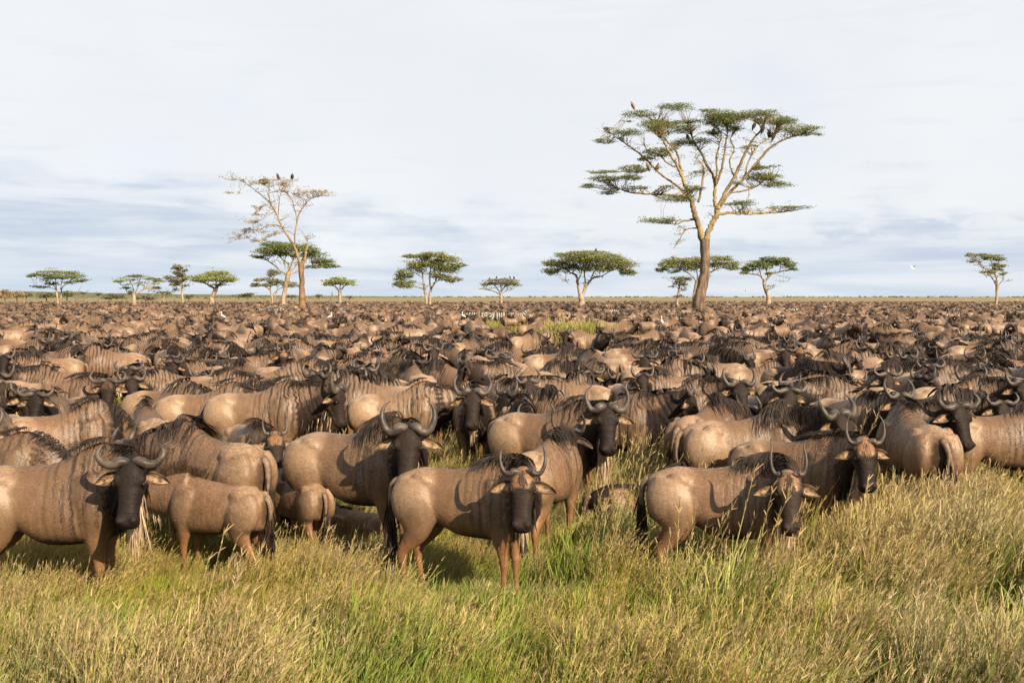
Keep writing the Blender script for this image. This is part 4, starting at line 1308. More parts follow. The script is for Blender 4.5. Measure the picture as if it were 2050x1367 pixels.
def far_scrub():
    """the broken line of scrub that reads as one mass along the horizon"""
    r = np.random.default_rng(5)
    LV, LC = [], []
    for k in range(330):
        left = r.random() < .55
        px = r.uniform(-120, 700) if left else r.uniform(700, 2200)
        d = r.uniform(900, 2600) if left else r.uniform(2600, 5200)
        h = r.uniform(1.5, 5.0) if left else r.uniform(2.0, 5.0)
        w = h * r.uniform(.8, 2.6)
        n = 26
        c = np.array([(px - 1025) / FPX * d, d, h * .55])
        P = c + r.normal(0, 1, (n, 3)) * np.array([w * .5, w * .5, h * .28])
        P[:, 2] = np.maximum(P[:, 2], .2)
        lp = d / FPX * r.uniform(1.2, 2.4, n)
        a = unit(r.normal(0, 1, (n, 3)) * [1, 1, .4])
        b = unit(np.cross(a, r.normal(0, 1, (n, 3))))
        A, B = a * (lp * .5)[:, None], b * (lp * .35)[:, None]
        LV.append(np.stack([P - A - B, P + A - B, P + A + B, P - A + B], 1).reshape(-1, 3))
        LC.append(np.repeat(np.column_stack([r.random(n), (r.random(n) < .2) * .6, np.zeros(n)]), 4, 0))
    v = np.concatenate(LV)
    link_obj('far_scrub', quad_mesh('far_scrub', v, len(v) // 4, LEAF['far'], np.concatenate(LC)), kind='stuff', label='broken line of scrub along the horizon', category='scrub')


far_scrub()
# ------------------------------------------------------------------ the herd
D = math.radians
BIG = dict(span=.218, rise=.18, curl=.55)
WIDE = dict(span=.236, rise=.12, curl=.40, dip=.025, thick=.92)
ROUND = dict(span=.208, rise=.20, curl=.85)
SLIM = dict(span=.182, rise=.24, curl=.75, thick=.64, dip=.02)
SPIKE = dict(span=.140, rise=.27, curl=-.1, thick=.60, dip=0.0)
NUB = dict(span=.075, rise=.13, curl=-.2, thick=.36, dip=0.0)
YOUNG = dict(age=.65, ginger=.45, forelock=.85, stripes=.8)
CALF = dict(age=.35, ginger=.75, forelock=.9, stripes=.15, face=.55)
HERD_GROUP = 'wildebeest of the great herd'

# px of the body's middle, distance, heading (0 = to the right, 90 = away, 180 = to the left, -90 = to the camera), size, width, horn, pose, hair, label
HEROES = [
    (938, 8.8, -17, .93, .95, SLIM, dict(YOUNG, neck_yaw=-64, head_yaw=-78, neck_pitch=20, head_pitch=62, swing=(0, .05, -.03, .06), girth=.92), dict(length=.75), dict(length=.22, count=110), 'lean brown young wildebeest standing nearest the camera with upright slender horns, face turned to camera'),
    (1455, 8.85, -14, .93, 1., SPIKE, dict(YOUNG, neck_yaw=-76, head_yaw=-80, neck_pitch=17, head_pitch=60, swing=(0.02, -.04, .02, -.05), girth=1.02, belly=.03, face=.85), dict(length=.9, back_spread=.1), dict(length=.27, count=130), 'pale rumped young wildebeest with straight V horns and ginger forehead in tall grass at right'),
    (108, 8.5, 3, 1.0, 1.02, WIDE, dict(neck_yaw=-54, head_yaw=-88, neck_pitch=21, head_pitch=66, face=1.0, forelock=.08, belly=.04), dict(length=.5), dict(length=.29, count=200), 'large wildebeest cut by left edge, black face to camera, wide low horns'),
    (428, 9.3, 157, .76, .95, NUB, dict(CALF, neck_yaw=8, head_yaw=14, neck_pitch=2, head_pitch=52, ginger=.55), dict(erect=.13, brown=True, width=.011, count=420), dict(length=.13, count=70), 'brown half-grown calf with short dark mane and ginger throat beside the large left-edge wildebeest'),
    (598, 10.1, 128, .68, .95, NUB, dict(CALF, neck_yaw=20, neck_pitch=0, ginger=.5), dict(erect=.11, brown=True, width=.011, count=380), dict(length=0.), 'small brown calf seen from behind, left of the lean young wildebeest'),
    (418, 10.0, 148, 1.0, 1.08, BIG, dict(neck_yaw=14, head_yaw=30, neck_pitch=3, head_pitch=60, belly=.05), dict(length=1.15), dict(), 'wildebeest facing away left with thick black mane, behind the half-grown calf'),
    (716, 9.95, -23, 1.05, 1.05, ROUND, dict(neck_yaw=-50, head_yaw=-66, neck_pitch=26, head_pitch=66, face=1.0, forelock=.12, belly=.03), dict(length=1.3), dict(length=.24), 'big wildebeest with long loose mane and curled grey horns, behind the lean young one'),
    (1104, 11.9, -25, 1.03, 1.0, ROUND, dict(neck_yaw=-46, head_yaw=-64, neck_pitch=26, head_pitch=64, face=.97, forelock=.18, dark=.12), dict(length=.8), dict(length=.36, count=220), 'dark fronted wildebeest with long tan beard and white lip staring at camera'),
    (1350, 15.0, 20, 1.02, 1.1, ROUND, dict(neck_yaw=-58, head_yaw=-104, neck_pitch=24, head_pitch=55, face=.95, belly=.06), dict(length=.6), dict(), 'stout pale wildebeest with round rump behind the tan beard, head turned back to camera'),
    (1412, 12.6, 54, .98, .98, ROUND, dict(neck_yaw=-12, head_yaw=-25, neck_pitch=8, head_pitch=50, ginger=.55, stripes=.5), dict(length=1.1), dict(), 'ginger brown wildebeest seen from behind with glossy black mane over its neck'),
    (1500, 11.3, 2, 1.03, 1.05, BIG, dict(neck_yaw=-50, head_yaw=-62, neck_pitch=22, head_pitch=50, face=1., belly=.04), dict(length=1.35), dict(), 'wildebeest with dark tail and pale rump behind the one with straight V horns'),
    (1596, 10.4, -38, .93, .98, SLIM, dict(YOUNG, neck_yaw=-38, head_yaw=-50, neck_pitch=24, head_pitch=68, face=.9, forelock=1.0), dict(length=.5), dict(length=.30), 'wildebeest with bright cream ginger forehead and incurved horns, right of the V horned one'),
    (1836, 11.4, 91, 1.02, 1.08, WIDE, dict(neck_yaw=-84, head_yaw=-160, neck_pitch=22, head_pitch=66, face=1., dark=.12, belly=.03), dict(length=.7), dict(), 'wildebeest showing rump and black tail, head swung round to camera, near right edge'),
    (2010, 12.0, -8, 1.0, 1.0, BIG, dict(neck_yaw=-22, head_yaw=-32, neck_pitch=2, head_pitch=62, dark=.12), dict(length=.8), dict(), 'wildebeest at the right edge with lowered dark head'),
    (1752, 19.3, 2, 1.02, 1.0, WIDE, dict(neck_yaw=-42, head_yaw=-88, neck_pitch=20, head_pitch=60), dict(length=1.1), dict(), 'striped wildebeest facing camera behind a wide gap, left of the pale rumped pair'),
    (1868, 19.0, 16, 1.02, 1.0, BIG, dict(neck_yaw=-10, neck_pitch=10), dict(length=.8), dict(), 'wildebeest with whitish rump and back near the right edge'),
    (1912, 15.9, -2, 1.0, 1.0, BIG, dict(neck_yaw=-46, head_yaw=-84, neck_pitch=22, head_pitch=58, dark=.1), dict(length=.7), dict(), 'wildebeest with wide horns looking at camera, above the one showing its rump'),
    (1592, 19.9, -58, 1.02, 1.05, ROUND, dict(neck_yaw=30, head_yaw=40, neck_pitch=18, head_pitch=48, dark=.85, face=1.), dict(length=1.1), dict(dark=True), 'almost black wildebeest bull facing forward right of the stout pale one'),
    (948, 14.4, -84, 1.02, 1.0, BIG, dict(neck_yaw=-8, head_yaw=-6, neck_pitch=24, head_pitch=60, face=1., dark=.2), dict(length=.5), dict(), 'black faced wildebeest coming head on, between the long maned and tan bearded ones'),
    (926, 10.9, 150, .62, .95, NUB, dict(CALF, neck_yaw=30, head_yaw=80, neck_pitch=25, head_pitch=62, lie=True), dict(erect=.07, brown=True, width=.014), dict(length=0), 'pale faced calf lying down beside the black faced head-on wildebeest'),
    (120, 16.2, 3, 1.03, 1.02, WIDE, dict(YOUNG, neck_yaw=-44, head_yaw=-86, neck_pitch=18, head_pitch=66, forelock=.5), dict(length=.6), dict(length=.12), 'pale wildebeest with long hanging neck stripes looking at camera, left above the bright ginger calf'),
    (282, 19.4, -78, 1.0, 1.0, WIDE, dict(neck_yaw=-8, head_yaw=-10, neck_pitch=22, head_pitch=62, face=1.0), dict(length=.4), dict(length=.2), 'black faced wildebeest head on with wide horns, above the bright ginger calf'),
    (418, 17.2, 4, 1.0, 1.04, WIDE, dict(neck_yaw=-20, head_yaw=-40, neck_pitch=12, head_pitch=40), dict(length=.5), dict(), 'pale wildebeest facing right, rearmost of three in a slanting row at left'),
    (412, 14.7, 2, 1.0, 1.04, BIG, dict(neck_yaw=12, neck_pitch=6, head_pitch=60), dict(length=.4), dict(), 'pale wildebeest facing right, middle of three in a slanting row at left'),
    (520, 14.1, -4, 1.06, 1.02, ROUND, dict(neck_yaw=-10, head_yaw=-14, neck_pitch=20, head_pitch=76, stripes=1.0, face=1.), dict(length=.5), dict(length=.15), 'big pale wildebeest facing right with boldly striped neck, front of three in a slanting row'),
    (494, 11.9, -62, .90, .95, SPIKE, dict(YOUNG, neck_yaw=6, head_yaw=-10, neck_pitch=14, head_pitch=56, forelock=1.0), dict(length=.6, brown=True), dict(length=.12), 'young wildebeest with ginger brow and thin horns behind the thick black maned one'),
    (4, 12.0, -76, .98, 1.0, BIG, dict(neck_yaw=-4, head_yaw=0, neck_pitch=16, head_pitch=62, forelock=.5), dict(length=.6), dict(), 'wildebeest at the left edge with brown brow coming towards camera'),
    (118, 12.1, 24, 1.0, 1.05, BIG, dict(neck_yaw=24, neck_pitch=-30, head_pitch=70), dict(length=.7), dict(), 'grey brown wildebeest with bowed head and humped back near left edge'),
    (246, 13.3, 82, .55, 1.0, dict(span=0), dict(CALF, neck_yaw=-14, neck_pitch=0, head_pitch=50, ginger=1.2), dict(erect=.05, brown=True, width=.014), dict(length=0), 'bright ginger calf seen from behind between striped adults at left'),
    (296, 12.9, 118, .93, 1.0, SLIM, dict(neck_yaw=0, neck_pitch=-34, head_pitch=72, dark=.25), dict(length=.6), dict(), 'dark wildebeest grazing right beside the bright ginger calf'),
    (796, 14.8, 4, 1.0, 1.04, BIG, dict(neck_yaw=10, neck_pitch=10), dict(length=.4), dict(), 'pale wildebeest facing right behind the big long maned one'),
    (732, 13.4, 4, .62, 1.0, dict(span=0), dict(CALF, neck_yaw=-10, neck_pitch=12, ginger=1.0), dict(erect=.06, brown=True, width=.014), dict(length=0), 'ginger calf with dark crest standing behind the big long maned wildebeest'),
    (742, 17.4, 186, 1.0, 1.0, BIG, dict(neck_yaw=40, head_yaw=78, neck_pitch=22, head_pitch=60, face=1.), dict(length=1.2), dict(length=.15), 'black faced wildebeest facing left with hanging mane and wide horns, looking at camera, mid left'),
    (588, 20.6, 2, 1.0, 1.0, BIG, dict(neck_yaw=-8, neck_pitch=-4), dict(length=.7), dict(), 'striped wildebeest with low head facing right, left of the black faced one'),
    (908, 19.8, 142, 1.0, 1.02, BIG, dict(neck_yaw=14, neck_pitch=-8, dark=.1), dict(length=1.3), dict(), 'wildebeest with heavy black mane facing away left in the mid distance'),
    (1112, 23.9, 2, 1.05, 1.1, WIDE, dict(neck_yaw=-20, neck_pitch=-2, belly=.05), dict(length=1.3), dict(), 'round pale wildebeest with black mane curtain and striped neck in the middle'),
    (1146, 17.0, 176, .95, 1.0, SPIKE, dict(YOUNG, neck_yaw=20, neck_pitch=20, head_pitch=30), dict(length=.5), dict(), 'wildebeest with raised head and spiky horns facing left, above the tan bearded one'),
    (1252, 16.9, -80, .95, 1.0, ROUND, dict(YOUNG, neck_yaw=-6, head_yaw=-6, neck_pitch=6, head_pitch=66, forelock=1.), dict(length=.5), dict(), 'wildebeest head on with bright ginger forehead patch above the tan bearded one'),
    (1302, 11.0, 12, .92, 1.05, BIG, dict(neck_yaw=25, neck_pitch=-22, head_pitch=70, dark=.7, lie=True), dict(length=.5), dict(dark=True), 'dark wildebeest lying in the shade between the tan bearded and V horned ones'),
    (716, 10.6, 168, .58, 1.0, dict(span=0), dict(CALF, neck_yaw=20, neck_pitch=0, lie=True, face=.3, ginger=.3), dict(erect=.05, brown=True, width=.014), dict(length=0), 'pale calf lying in the grass under the big long maned wildebeest'),
    (1092, 10.15, 66, .93, 1.0, SLIM, dict(YOUNG, neck_yaw=12, head_yaw=4, neck_pitch=15, head_pitch=50, forelock=.3), dict(length=1.0), dict(), 'wildebeest facing away, backs of ears and horns showing, just behind the lean young one'),
    (-20, 10.3, -10, .95, 1.0, SPIKE, dict(YOUNG, neck_yaw=10, neck_pitch=-24, head_pitch=70), dict(length=.5), dict(), 'wildebeest with lowered head, only its horns showing over the large left-edge one'),
    (2032, 17.6, 186, 1.0, 1.0, BIG, dict(neck_yaw=30, head_yaw=70, neck_pitch=16), dict(length=.6), dict(), 'wildebeest partly cut by the right edge looking at camera'),
    (1712, 16.2, 172, .98, 1.0, BIG, dict(neck_yaw=16, head_yaw=34, neck_pitch=14), dict(length=.8), dict(), 'wildebeest facing left in the gap behind the cream foreheaded one'),
]


def capsule_ends(x, y, hd, s):
    c, sn = math.cos(hd), math.sin(hd)
    return np.array([x - c * .50 * s, y - sn * .50 * s]), np.array([x + c * .62 * s, y + sn * .62 * s])


def seg_dist(a, b, C, E):
    """shortest distance between segment ab and many segments CE, by sampling"""
    t = np.linspace(0, 1, 5)
    P = a + np.outer(t, b - a)
    Q = C[:, None, :] + t[None, :, None] * (E - C)[:, None, :]
    return np.min(np.linalg.norm(P[None, :, None, :] - Q[:, None, :, :], axis=-1), axis=(1, 2))


SEG_A, SEG_B, HERD = [], [], []


def herd_label(o):
    return o


for i, (px, d, hd, sc, wd, horn, pose, mane, beard, label) in enumerate(HEROES):
    x = (px - 1025) / FPX * d
    mane = dict(mane)
    mane.pop('back_spread', None)
    mane.setdefault('side', -1)
    kit = animal_kit(seed=i, horn=dict(horn), mane=mane, beard=beard, tail_side=random.uniform(-1, 1), voxel=.018 if d < 13 else .024, fur=0 if d > 13 else int(26000 * (8.8 / d) ** 1.5 * sc), **pose)
    place_animal(kit, 'wildebeest', (x, d, 0), D(hd), sc, label, 'wildebeest', HERD_GROUP, width=wd)
    a, b = capsule_ends(x, d, D(hd), sc)
    SEG_A.append(a)
    SEG_B.append(b)

# poses shared by the rest of the herd
POSES = [
    ('looking at camera', 'right', dict(neck_yaw=-48, head_yaw=-84, neck_pitch=18, head_pitch=62), BIG, dict(length=.7)),
    ('with lowered head', 'right', dict(neck_yaw=-12, neck_pitch=-14, head_pitch=60), WIDE, dict(length=1.0)),
    ('with level head', 'any', dict(neck_yaw=6, neck_pitch=4, head_pitch=55), BIG, dict(length=1.2)),
    ('grazing', 'any', dict(neck_yaw=14, neck_pitch=-44, head_pitch=74), BIG, dict(length=.8)),
    ('looking at camera', 'left', dict(neck_yaw=46, head_yaw=84, neck_pitch=20, head_pitch=62), ROUND, dict(length=1.0)),
    ('with raised head', 'any', dict(neck_yaw=-6, neck_pitch=26, head_pitch=52), ROUND, dict(length=.6)),
    ('with striped lowered neck', 'any', dict(neck_yaw=-20, neck_pitch=-28, head_pitch=66, stripes=1.25), WIDE, dict(length=.5)),
    ('turning its head aside', 'any', dict(neck_yaw=30, head_yaw=45, neck_pitch=8, head_pitch=50), BIG, dict(length=1.3)),
    ('with ginger brow', 'any', dict(YOUNG, neck_yaw=-30, head_yaw=-60, neck_pitch=14, head_pitch=60), SLIM, dict(length=.6)),
    ('with dark coat', 'any', dict(neck_yaw=10, neck_pitch=6, dark=.45, face=1.), ROUND, dict(length=1.2)),
    ('with dark lowered front', 'any', dict(neck_yaw=-16, neck_pitch=-20, dark=.25), BIG, dict(length=1.0)),
    ('walking', 'any', dict(neck_yaw=0, neck_pitch=-2, head_pitch=45, swing=(.16, -.14, -.14, .16)), WIDE, dict(length=.9)),
    ('with thick belly', 'any', dict(neck_yaw=-8, neck_pitch=0, belly=.07, girth=1.12), BIG, dict(length=.4)),
    ('looking at camera', 'right', dict(neck_yaw=-36, head_yaw=-78, neck_pitch=10, head_pitch=70, face=1.), WIDE, dict(length=1.2)),
    ('looking at camera', 'left', dict(neck_yaw=38, head_yaw=90, neck_pitch=14, head_pitch=56, dark=.15, face=1.), BIG, dict(length=.6)),
    ('looking at camera', 'right', dict(YOUNG, neck_yaw=-60, head_yaw=-92, neck_pitch=24, head_pitch=60), SPIKE, dict(length=.8)),
    ('with raised black face', 'any', dict(neck_yaw=8, neck_pitch=28, head_pitch=66, face=1., dark=.2), WIDE, dict(length=.5)),
    ('with plain brown coat', 'any', dict(YOUNG, neck_yaw=18, neck_pitch=2), SPIKE, dict(length=.6)),
]
KITS = [animal_kit(seed=50 + i, horn=dict(h), mane=dict(m, side=-1 if i % 2 else 1), beard=dict(length=.16), lod=1, voxel=.03, ratio=.42, **p) for i, (n, s, p, h, m) in enumerate(POSES)]

r = np.random.default_rng(77)
KEEP = [(px_point(x, y, d).x, d, rad) for x, y, d, rad in ((1160, 650, 50, 1.1), (1905, 700, 27, 1.1), (1395, 650, 90, 2.4), (1085, 790, 15.8, .9), (1490, 800, 13.6, 1.2), (940, 640, 86, 2.5))]
LANES = [(1128, 1196, 38, 51), (935, 1058, 56, 93), (500, 575, 100, 121), (1200, 1234, 92, 111), (1572, 1606, 102, 121), (420, 442, 100, 118), (646, 664, 106, 124), (678, 704, 110, 128)]
KEEP += [((1400 - 1025) / FPX * 112, 112, 2.0), ((604 - 1025) / FPX * 132, 132, 1.6)]
ZEBRAS = [(958, 88, 176, 1.0, 'zebra facing left in the grassy gap at centre, left of the striped pair'), (996, 86, 8, 1.0, 'zebra in the grassy gap at centre with bold stripes, nearest of the group'), (1034, 90, 4, .95, 'zebra at the right end of the striped group in the central gap'),
          (1216, 108, 6, 1.0, 'zebra among wildebeest beneath the broad umbrella acacia right side'), (1588, 118, 184, 1.0, 'zebra below the neat green umbrella acacia'), (522, 118, 4, 1.0, 'zebra left of the bare fever tree trunk, leftmost of two'), (556, 116, 182, 1.0, 'zebra just left of the bare fever tree trunk'),
          (430, 116, -85, 1.0, 'zebra facing camera below the sprawling green tree'), (654, 122, 100, 1.0, 'zebra right of the bare fever tree trunk seen from behind'), (690, 126, 4, .95, 'zebra below the small round pale tree')]
for zx, zd, zh, zs, lab in ZEBRAS:
    a, b = capsule_ends((zx - 1025) / FPX * zd, zd, D(zh), 1.0)
    SEG_A.append(a)
    SEG_B.append(b)
BIRD_HOSTS = [(455, 61, 4), (652, 60, 184), (936, 62, 2), (1336, 48, 6)]
FILL = []
for hx, hd_, ha in BIRD_HOSTS:
    x = (hx - 1025) / FPX * hd_
    FILL.append((x, hd_, D(ha), 2, 1.0))
    a, b = capsule_ends(x, hd_, D(ha), 1.0)
    SEG_A.append(a)
    SEG_B.append(b)


def density_field(x, y):
    return math.sin(x * .31 + 1.3) * math.sin(y * .23 + .4) + .6 * math.sin(x * .11 - y * .17)


def in_lane(x, y):
    px = 1025 + x / y * FPX
    return any(a < px < b and c < y < d for a, b, c, d in LANES)


def try_place(x, y, hd, s, gap):
    a, b = capsule_ends(x, y, hd, s)
    A, B = np.array(SEG_A), np.array(SEG_B)
    m = np.abs(A[:, 1] - y) < 4
    if m.any() and seg_dist(a, b, A[m], B[m]).min() < gap:
        return False
    if in_lane(x, y):
        return False
    for kx, ky, kr in KEEP:
        if (x - kx) ** 2 + (y - ky) ** 2 < kr * kr:
            return False
    SEG_A.append(a)
    SEG_B.append(b)
    return True


def draw_heading(x, y):
    q = r.random()
    if q < .38:
        h = r.normal(0, 40)
    elif q < .68:
        h = 180 + r.normal(0, 40)
    elif q < .86:
        h = 90 + r.normal(0, 25)
    else:
        h = -90 + r.normal(0, 25)
    return D(h)


NEAR_END = 47.0
tries = 0
while tries < 9000:
    tries += 1
    y = math.sqrt(r.uniform(13.2 ** 2, NEAR_END ** 2))
    x = r.uniform(-1, 1) * (.49 * y + 1.6)
    if y < 15.2 and r.random() < .5:
        continue
    if density_field(x, y) > 1.25:
        continue
    hd = draw_heading(x, y)
    s = float(np.clip(r.normal(.99, .05), .82, 1.08))
    if r.random() < .07:
        s *= .72
    if try_place(x, y, hd, s, .60):
        k = int(r.integers(0, len(KITS)))
        if y < 27 and r.random() < .42:
            k = int(r.choice([0, 4, 13, 14, 15]))
            if abs(math.sin(hd)) > .75:
                k = int(r.choice([5, 16, 9, 16]))
                hd = D(-90 + r.normal(0, 22))
                SEG_A[-1], SEG_B[-1] = capsule_ends(x, y, hd, s)
        c = math.cos(hd)
        if POSES[k][1] == 'right' and c < -.3:
            k = int(r.choice([4, 14]))
        elif POSES[k][1] == 'left' and c > .3:
            k = int(r.choice([0, 13, 15]))
        FILL.append((x, y, hd, k, s))
FILL.sort(key=lambda t: t[1])
FILL = FILL[:300 - len(HEROES) + 4]
LAST_NEAR = max(t[1] for t in FILL if t[1] < 47.5)

ORD = ['leftmost', 'second from left', 'third from left', 'fourth from left', 'fifth from left', 'sixth from left', 'seventh from left', 'eighth from left', 'ninth from left', 'tenth from left',
       'eleventh from left', 'twelfth from left', 'thirteenth from left', 'fourteenth from left', 'fifteenth from left', 'sixteenth from left']
ROW = ['first', 'second', 'third', 'fourth', 'fifth', 'sixth', 'seventh', 'eighth', 'ninth', 'tenth', 'eleventh', 'twelfth', 'thirteenth', 'fourteenth', 'fifteenth', 'sixteenth', 'seventeenth', 'eighteenth', 'nineteenth', 'twentieth', 'last']


def facing(hd):
    c, s = math.cos(hd), math.sin(hd)
    if abs(c) > .55:
        return 'right' if c > 0 else 'left'
    return 'away' if s > 0 else 'the camera'


ROW_N = 14
for row in range(0, (len(FILL) + ROW_N - 1) // ROW_N):
    members = sorted(FILL[row * ROW_N:(row + 1) * ROW_N], key=lambda t: t[0] / t[1])
    for j, (x, y, hd, k, s) in enumerate(members):
        lab = 'wildebeest facing %s %s, %s in %s herd row' % (facing(hd), POSES[k][0], ORD[j], ROW[min(row, 20)])
        if s < .8:
            lab = 'small ' + lab
        place_animal(KITS[k], 'wildebeest', (x, y, 0), hd, s, lab, 'wildebeest', HERD_GROUP, width=float(r.uniform(.94, 1.08)))

# zebras
ZK = [animal_kit(species='zebra', seed=90, neck_yaw=0, neck_pitch=np_, head_pitch=hp_, mane=dict(erect=.12, width=.016), lod=1, voxel=.035, ratio=.5) for np_, hp_ in ((8, 50), (-20, 65), (40, 38))]
for i, (zx, zd, zh, zs, lab) in enumerate(ZEBRAS):
    place_animal(ZK[i % 3], 'zebra', ((zx - 1025) / FPX * zd, zd, 0), D(zh), zs, lab, 'zebra', 'zebras among the herd')


# the rest of the herd, out to the edge of the open plain
def far_herd():
    pts = []
    y = LAST_NEAR - .5
    while y < 292:
        step = 1.75 if y < 110 else 1.75 + (y - 110) * .010
        half = .49 * y + 4
        gapx = 2.25 if y < 110 else 2.25 + (y - 110) * .006
        x = -half + r.uniform(0, 2)
        while x < half:
            ok = True
            xx, yy = x + r.normal(0, .25), y + r.normal(0, .42)
            lim = 292 - 34 * sstep(-xx / yy, .15, .5) + 10 * math.sin(xx * .05)
            dens = .80 + .25 * density_field(xx * .35, yy * .30)
            if yy < LAST_NEAR - .2 or yy > lim or r.random() > dens:
                ok = False
            if ok and in_lane(xx, yy) and r.random() < .62:
                ok = False
            if ok:
                for kx, ky, kr in KEEP:
                    if (xx - kx) ** 2 + (yy - ky) ** 2 < kr * kr:
                        ok = False
            if ok:
                for zx, zd, zh, _, _ in ZEBRAS:
                    zxx = (zx - 1025) / FPX * zd
                    if abs(xx - zxx) < 1.9 and abs(yy - zd) < 1.1:
                        ok = False
                    if abs(xx - zxx) < 1.2 and 0 < zd - yy < 9:      # keep the view onto the zebra's back open
                        ok = ok and r.random() < .35
                for hx, hd_, ha in BIRD_HOSTS:
                    if abs(xx - (hx - 1025) / FPX * hd_) < 1.8 and abs(yy - hd_) < 1.0:
                        ok = False
            if ok:
                pts.append((xx, yy, draw_heading(xx, yy), float(np.clip(r.normal(.98, .06), .7, 1.1)), int(r.integers(0, 8))))
            x += gapx * r.uniform(.75, 1.3)
        y += step
    return pts


far_pts = far_herd()
far_src = bpy.data.collections.new('far_herd_forms')
for i in (0, 1, 2, 4, 5, 7, 9, 11):
    n_, s_, p_, h_, m_ = POSES[i]
    kit = animal_kit(seed=70 + i, horn=dict(h_), mane=dict(m_, count=(12 if i in (2, 7) else 0), width=.026), beard=dict(length=0), lod=2, voxel=.045, ratio=.30, **dict(p_, stripes=.45, crest=.10, dark=p_.get('dark', 0) * .5))
    far_src.objects.link(bpy.data.objects.new('far_form_%02d' % i, join_kit('far_form', kit)))


def points_mesh(name, pts):
    """points (x, y, z, turn, scale, kind) as a mesh whose attributes drive the instancing"""
    pts = np.asarray(pts, dtype=np.float32)
    me = bpy.data.meshes.new(name)
    me.vertices.add(len(pts))
    me.vertices.foreach_set('co', np.ascontiguousarray(pts[:, :3]).ravel())
    for nm, col in (('turn', 3), ('size', 4)):
        a = me.attributes.new(nm, 'FLOAT', 'POINT')
        a.data.foreach_set('value', np.ascontiguousarray(pts[:, col]))
    a = me.attributes.new('pick', 'INT', 'POINT')
    a.data.foreach_set('value', pts[:, 5].astype(np.int32))
    return me


def instancer(name, coll):
    ng = bpy.data.node_groups.new(name, 'GeometryNodeTree')
    ng.interface.new_socket('Geometry', in_out='INPUT', socket_type='NodeSocketGeometry')
    ng.interface.new_socket('Geometry', in_out='OUTPUT', socket_type='NodeSocketGeometry')
    N = Nodes(ng)
    gi, go = N.n('NodeGroupInput'), N.n('NodeGroupOutput')
    ci = N.n('GeometryNodeCollectionInfo', transform_space='ORIGINAL')
    ci.inputs['Collection'].default_value = coll
    ci.inputs['Separate Children'].default_value = True
    ci.inputs['Reset Children'].default_value = True
    turn = N.n('GeometryNodeInputNamedAttribute', data_type='FLOAT', ins={'Name': 'turn'}).outputs[0]
    size = N.n('GeometryNodeInputNamedAttribute', data_type='FLOAT', ins={'Name': 'size'}).outputs[0]
    pick = N.n('GeometryNodeInputNamedAttribute', data_type='INT', ins={'Name': 'pick'}).outputs[0]
    rot = N.n('ShaderNodeCombineXYZ', ins={2: turn}).outputs[0]
    m2p = N.n('GeometryNodeMeshToPoints', ins={'Mesh': gi.outputs[0]})
    ip = N.n('GeometryNodeInstanceOnPoints', ins={'Points': m2p.outputs[0], 'Instance': ci.outputs[0], 'Pick Instance': True, 'Instance Index': pick})
    N.link(size, ip.inputs['Scale'])
    e2r = N.n('FunctionNodeEulerToRotation', ins={0: rot})
    N.link(e2r.outputs[0], ip.inputs['Rotation'])
    N.link(ip.outputs[0], go.inputs[0])
    return ng


fh = link_obj('far_wildebeest_herd', points_mesh('far_wildebeest_herd', [(x, y, 0, h, s, k) for x, y, h, s, k in far_pts]), kind='stuff',
              label='thousands of wildebeest packed across the plain to the horizon', category='wildebeest herd')
md = fh.modifiers.new('herd', 'NODES')
md.node_group = instancer('herd_nodes', far_src)
print('HERD', len(HEROES), len(FILL), LAST_NEAR, len(far_pts))
# ------------------------------------------------------------------ birds
MAT['white_feather'] = simple_material('white_feathers', (0.62, 0.61, 0.58), 0.7, 0.2, color2=(0.54, 0.52, 0.49), scale=25)
MAT['bill'] = simple_material('yellow_bill', (0.60, 0.36, 0.06), 0.4, 0.4, var=.3)
MAT['bird_leg'] = simple_material('dark_bird_leg', (0.05, 0.045, 0.04), 0.6, 0.3, var=.3)
MAT['vulture'] = simple_material('dark_vulture_feathers', (0.060, 0.042, 0.032), 0.75, 0.2, color2=(0.026, 0.020, 0.018), scale=18)
MAT['vulture_tan'] = simple_material('tan_vulture_feathers', (0.25, 0.165, 0.105), 0.75, 0.2, color2=(0.12, 0.08, 0.055), scale=18)
MAT['vulture_head'] = simple_material('bald_head_skin', (0.20, 0.12, 0.10), 0.6, 0.3, var=.3)
MAT['nest'] = simple_material('nest_twigs', (0.060, 0.042, 0.028), 0.9, 0.1, var=.5, scale=12)


def spline_tube(K, m, n, mat, name, up=(0, 1, 0), squash=1.0):
    K = catmull(np.array(K, float), m)
    V, F = tube_mesh(name, K[:, :3], np.maximum(K[:, 3], .002), n, None, up=up, squash=squash)
    return make_mesh(name, V, F, [mat])


def wing_mesh(side, mat, span=.42, lift=.75):
    V, F = [], []
    for layer in (0, 1):
        for i in range(7):
            s = i / 6
            chord = .16 * (1 - .75 * s * s)
            x0 = .06 - .10 * s * s
            for j in range(3):
                V.append((x0 - chord * j / 2, side * (.03 + span * s * math.cos(lift * (1 - .3 * s))), .03 + span * s * math.sin(lift * (1 - .3 * s)) - .012 * layer * (1 if j < 2 else .2)))
    for layer in (0, 1):
        for i in range(6):
            for j in range(2):
                a = layer * 21 + i * 3 + j
                F.append((a, a + 1, a + 4, a + 3) if layer else (a + 3, a + 4, a + 1, a))
    for i in range(6):
        for j in (0, 2):
            a = i * 3 + j
            F.append((a, a + 3, a + 24, a + 21))
    return make_mesh('wing', V, F, [mat])


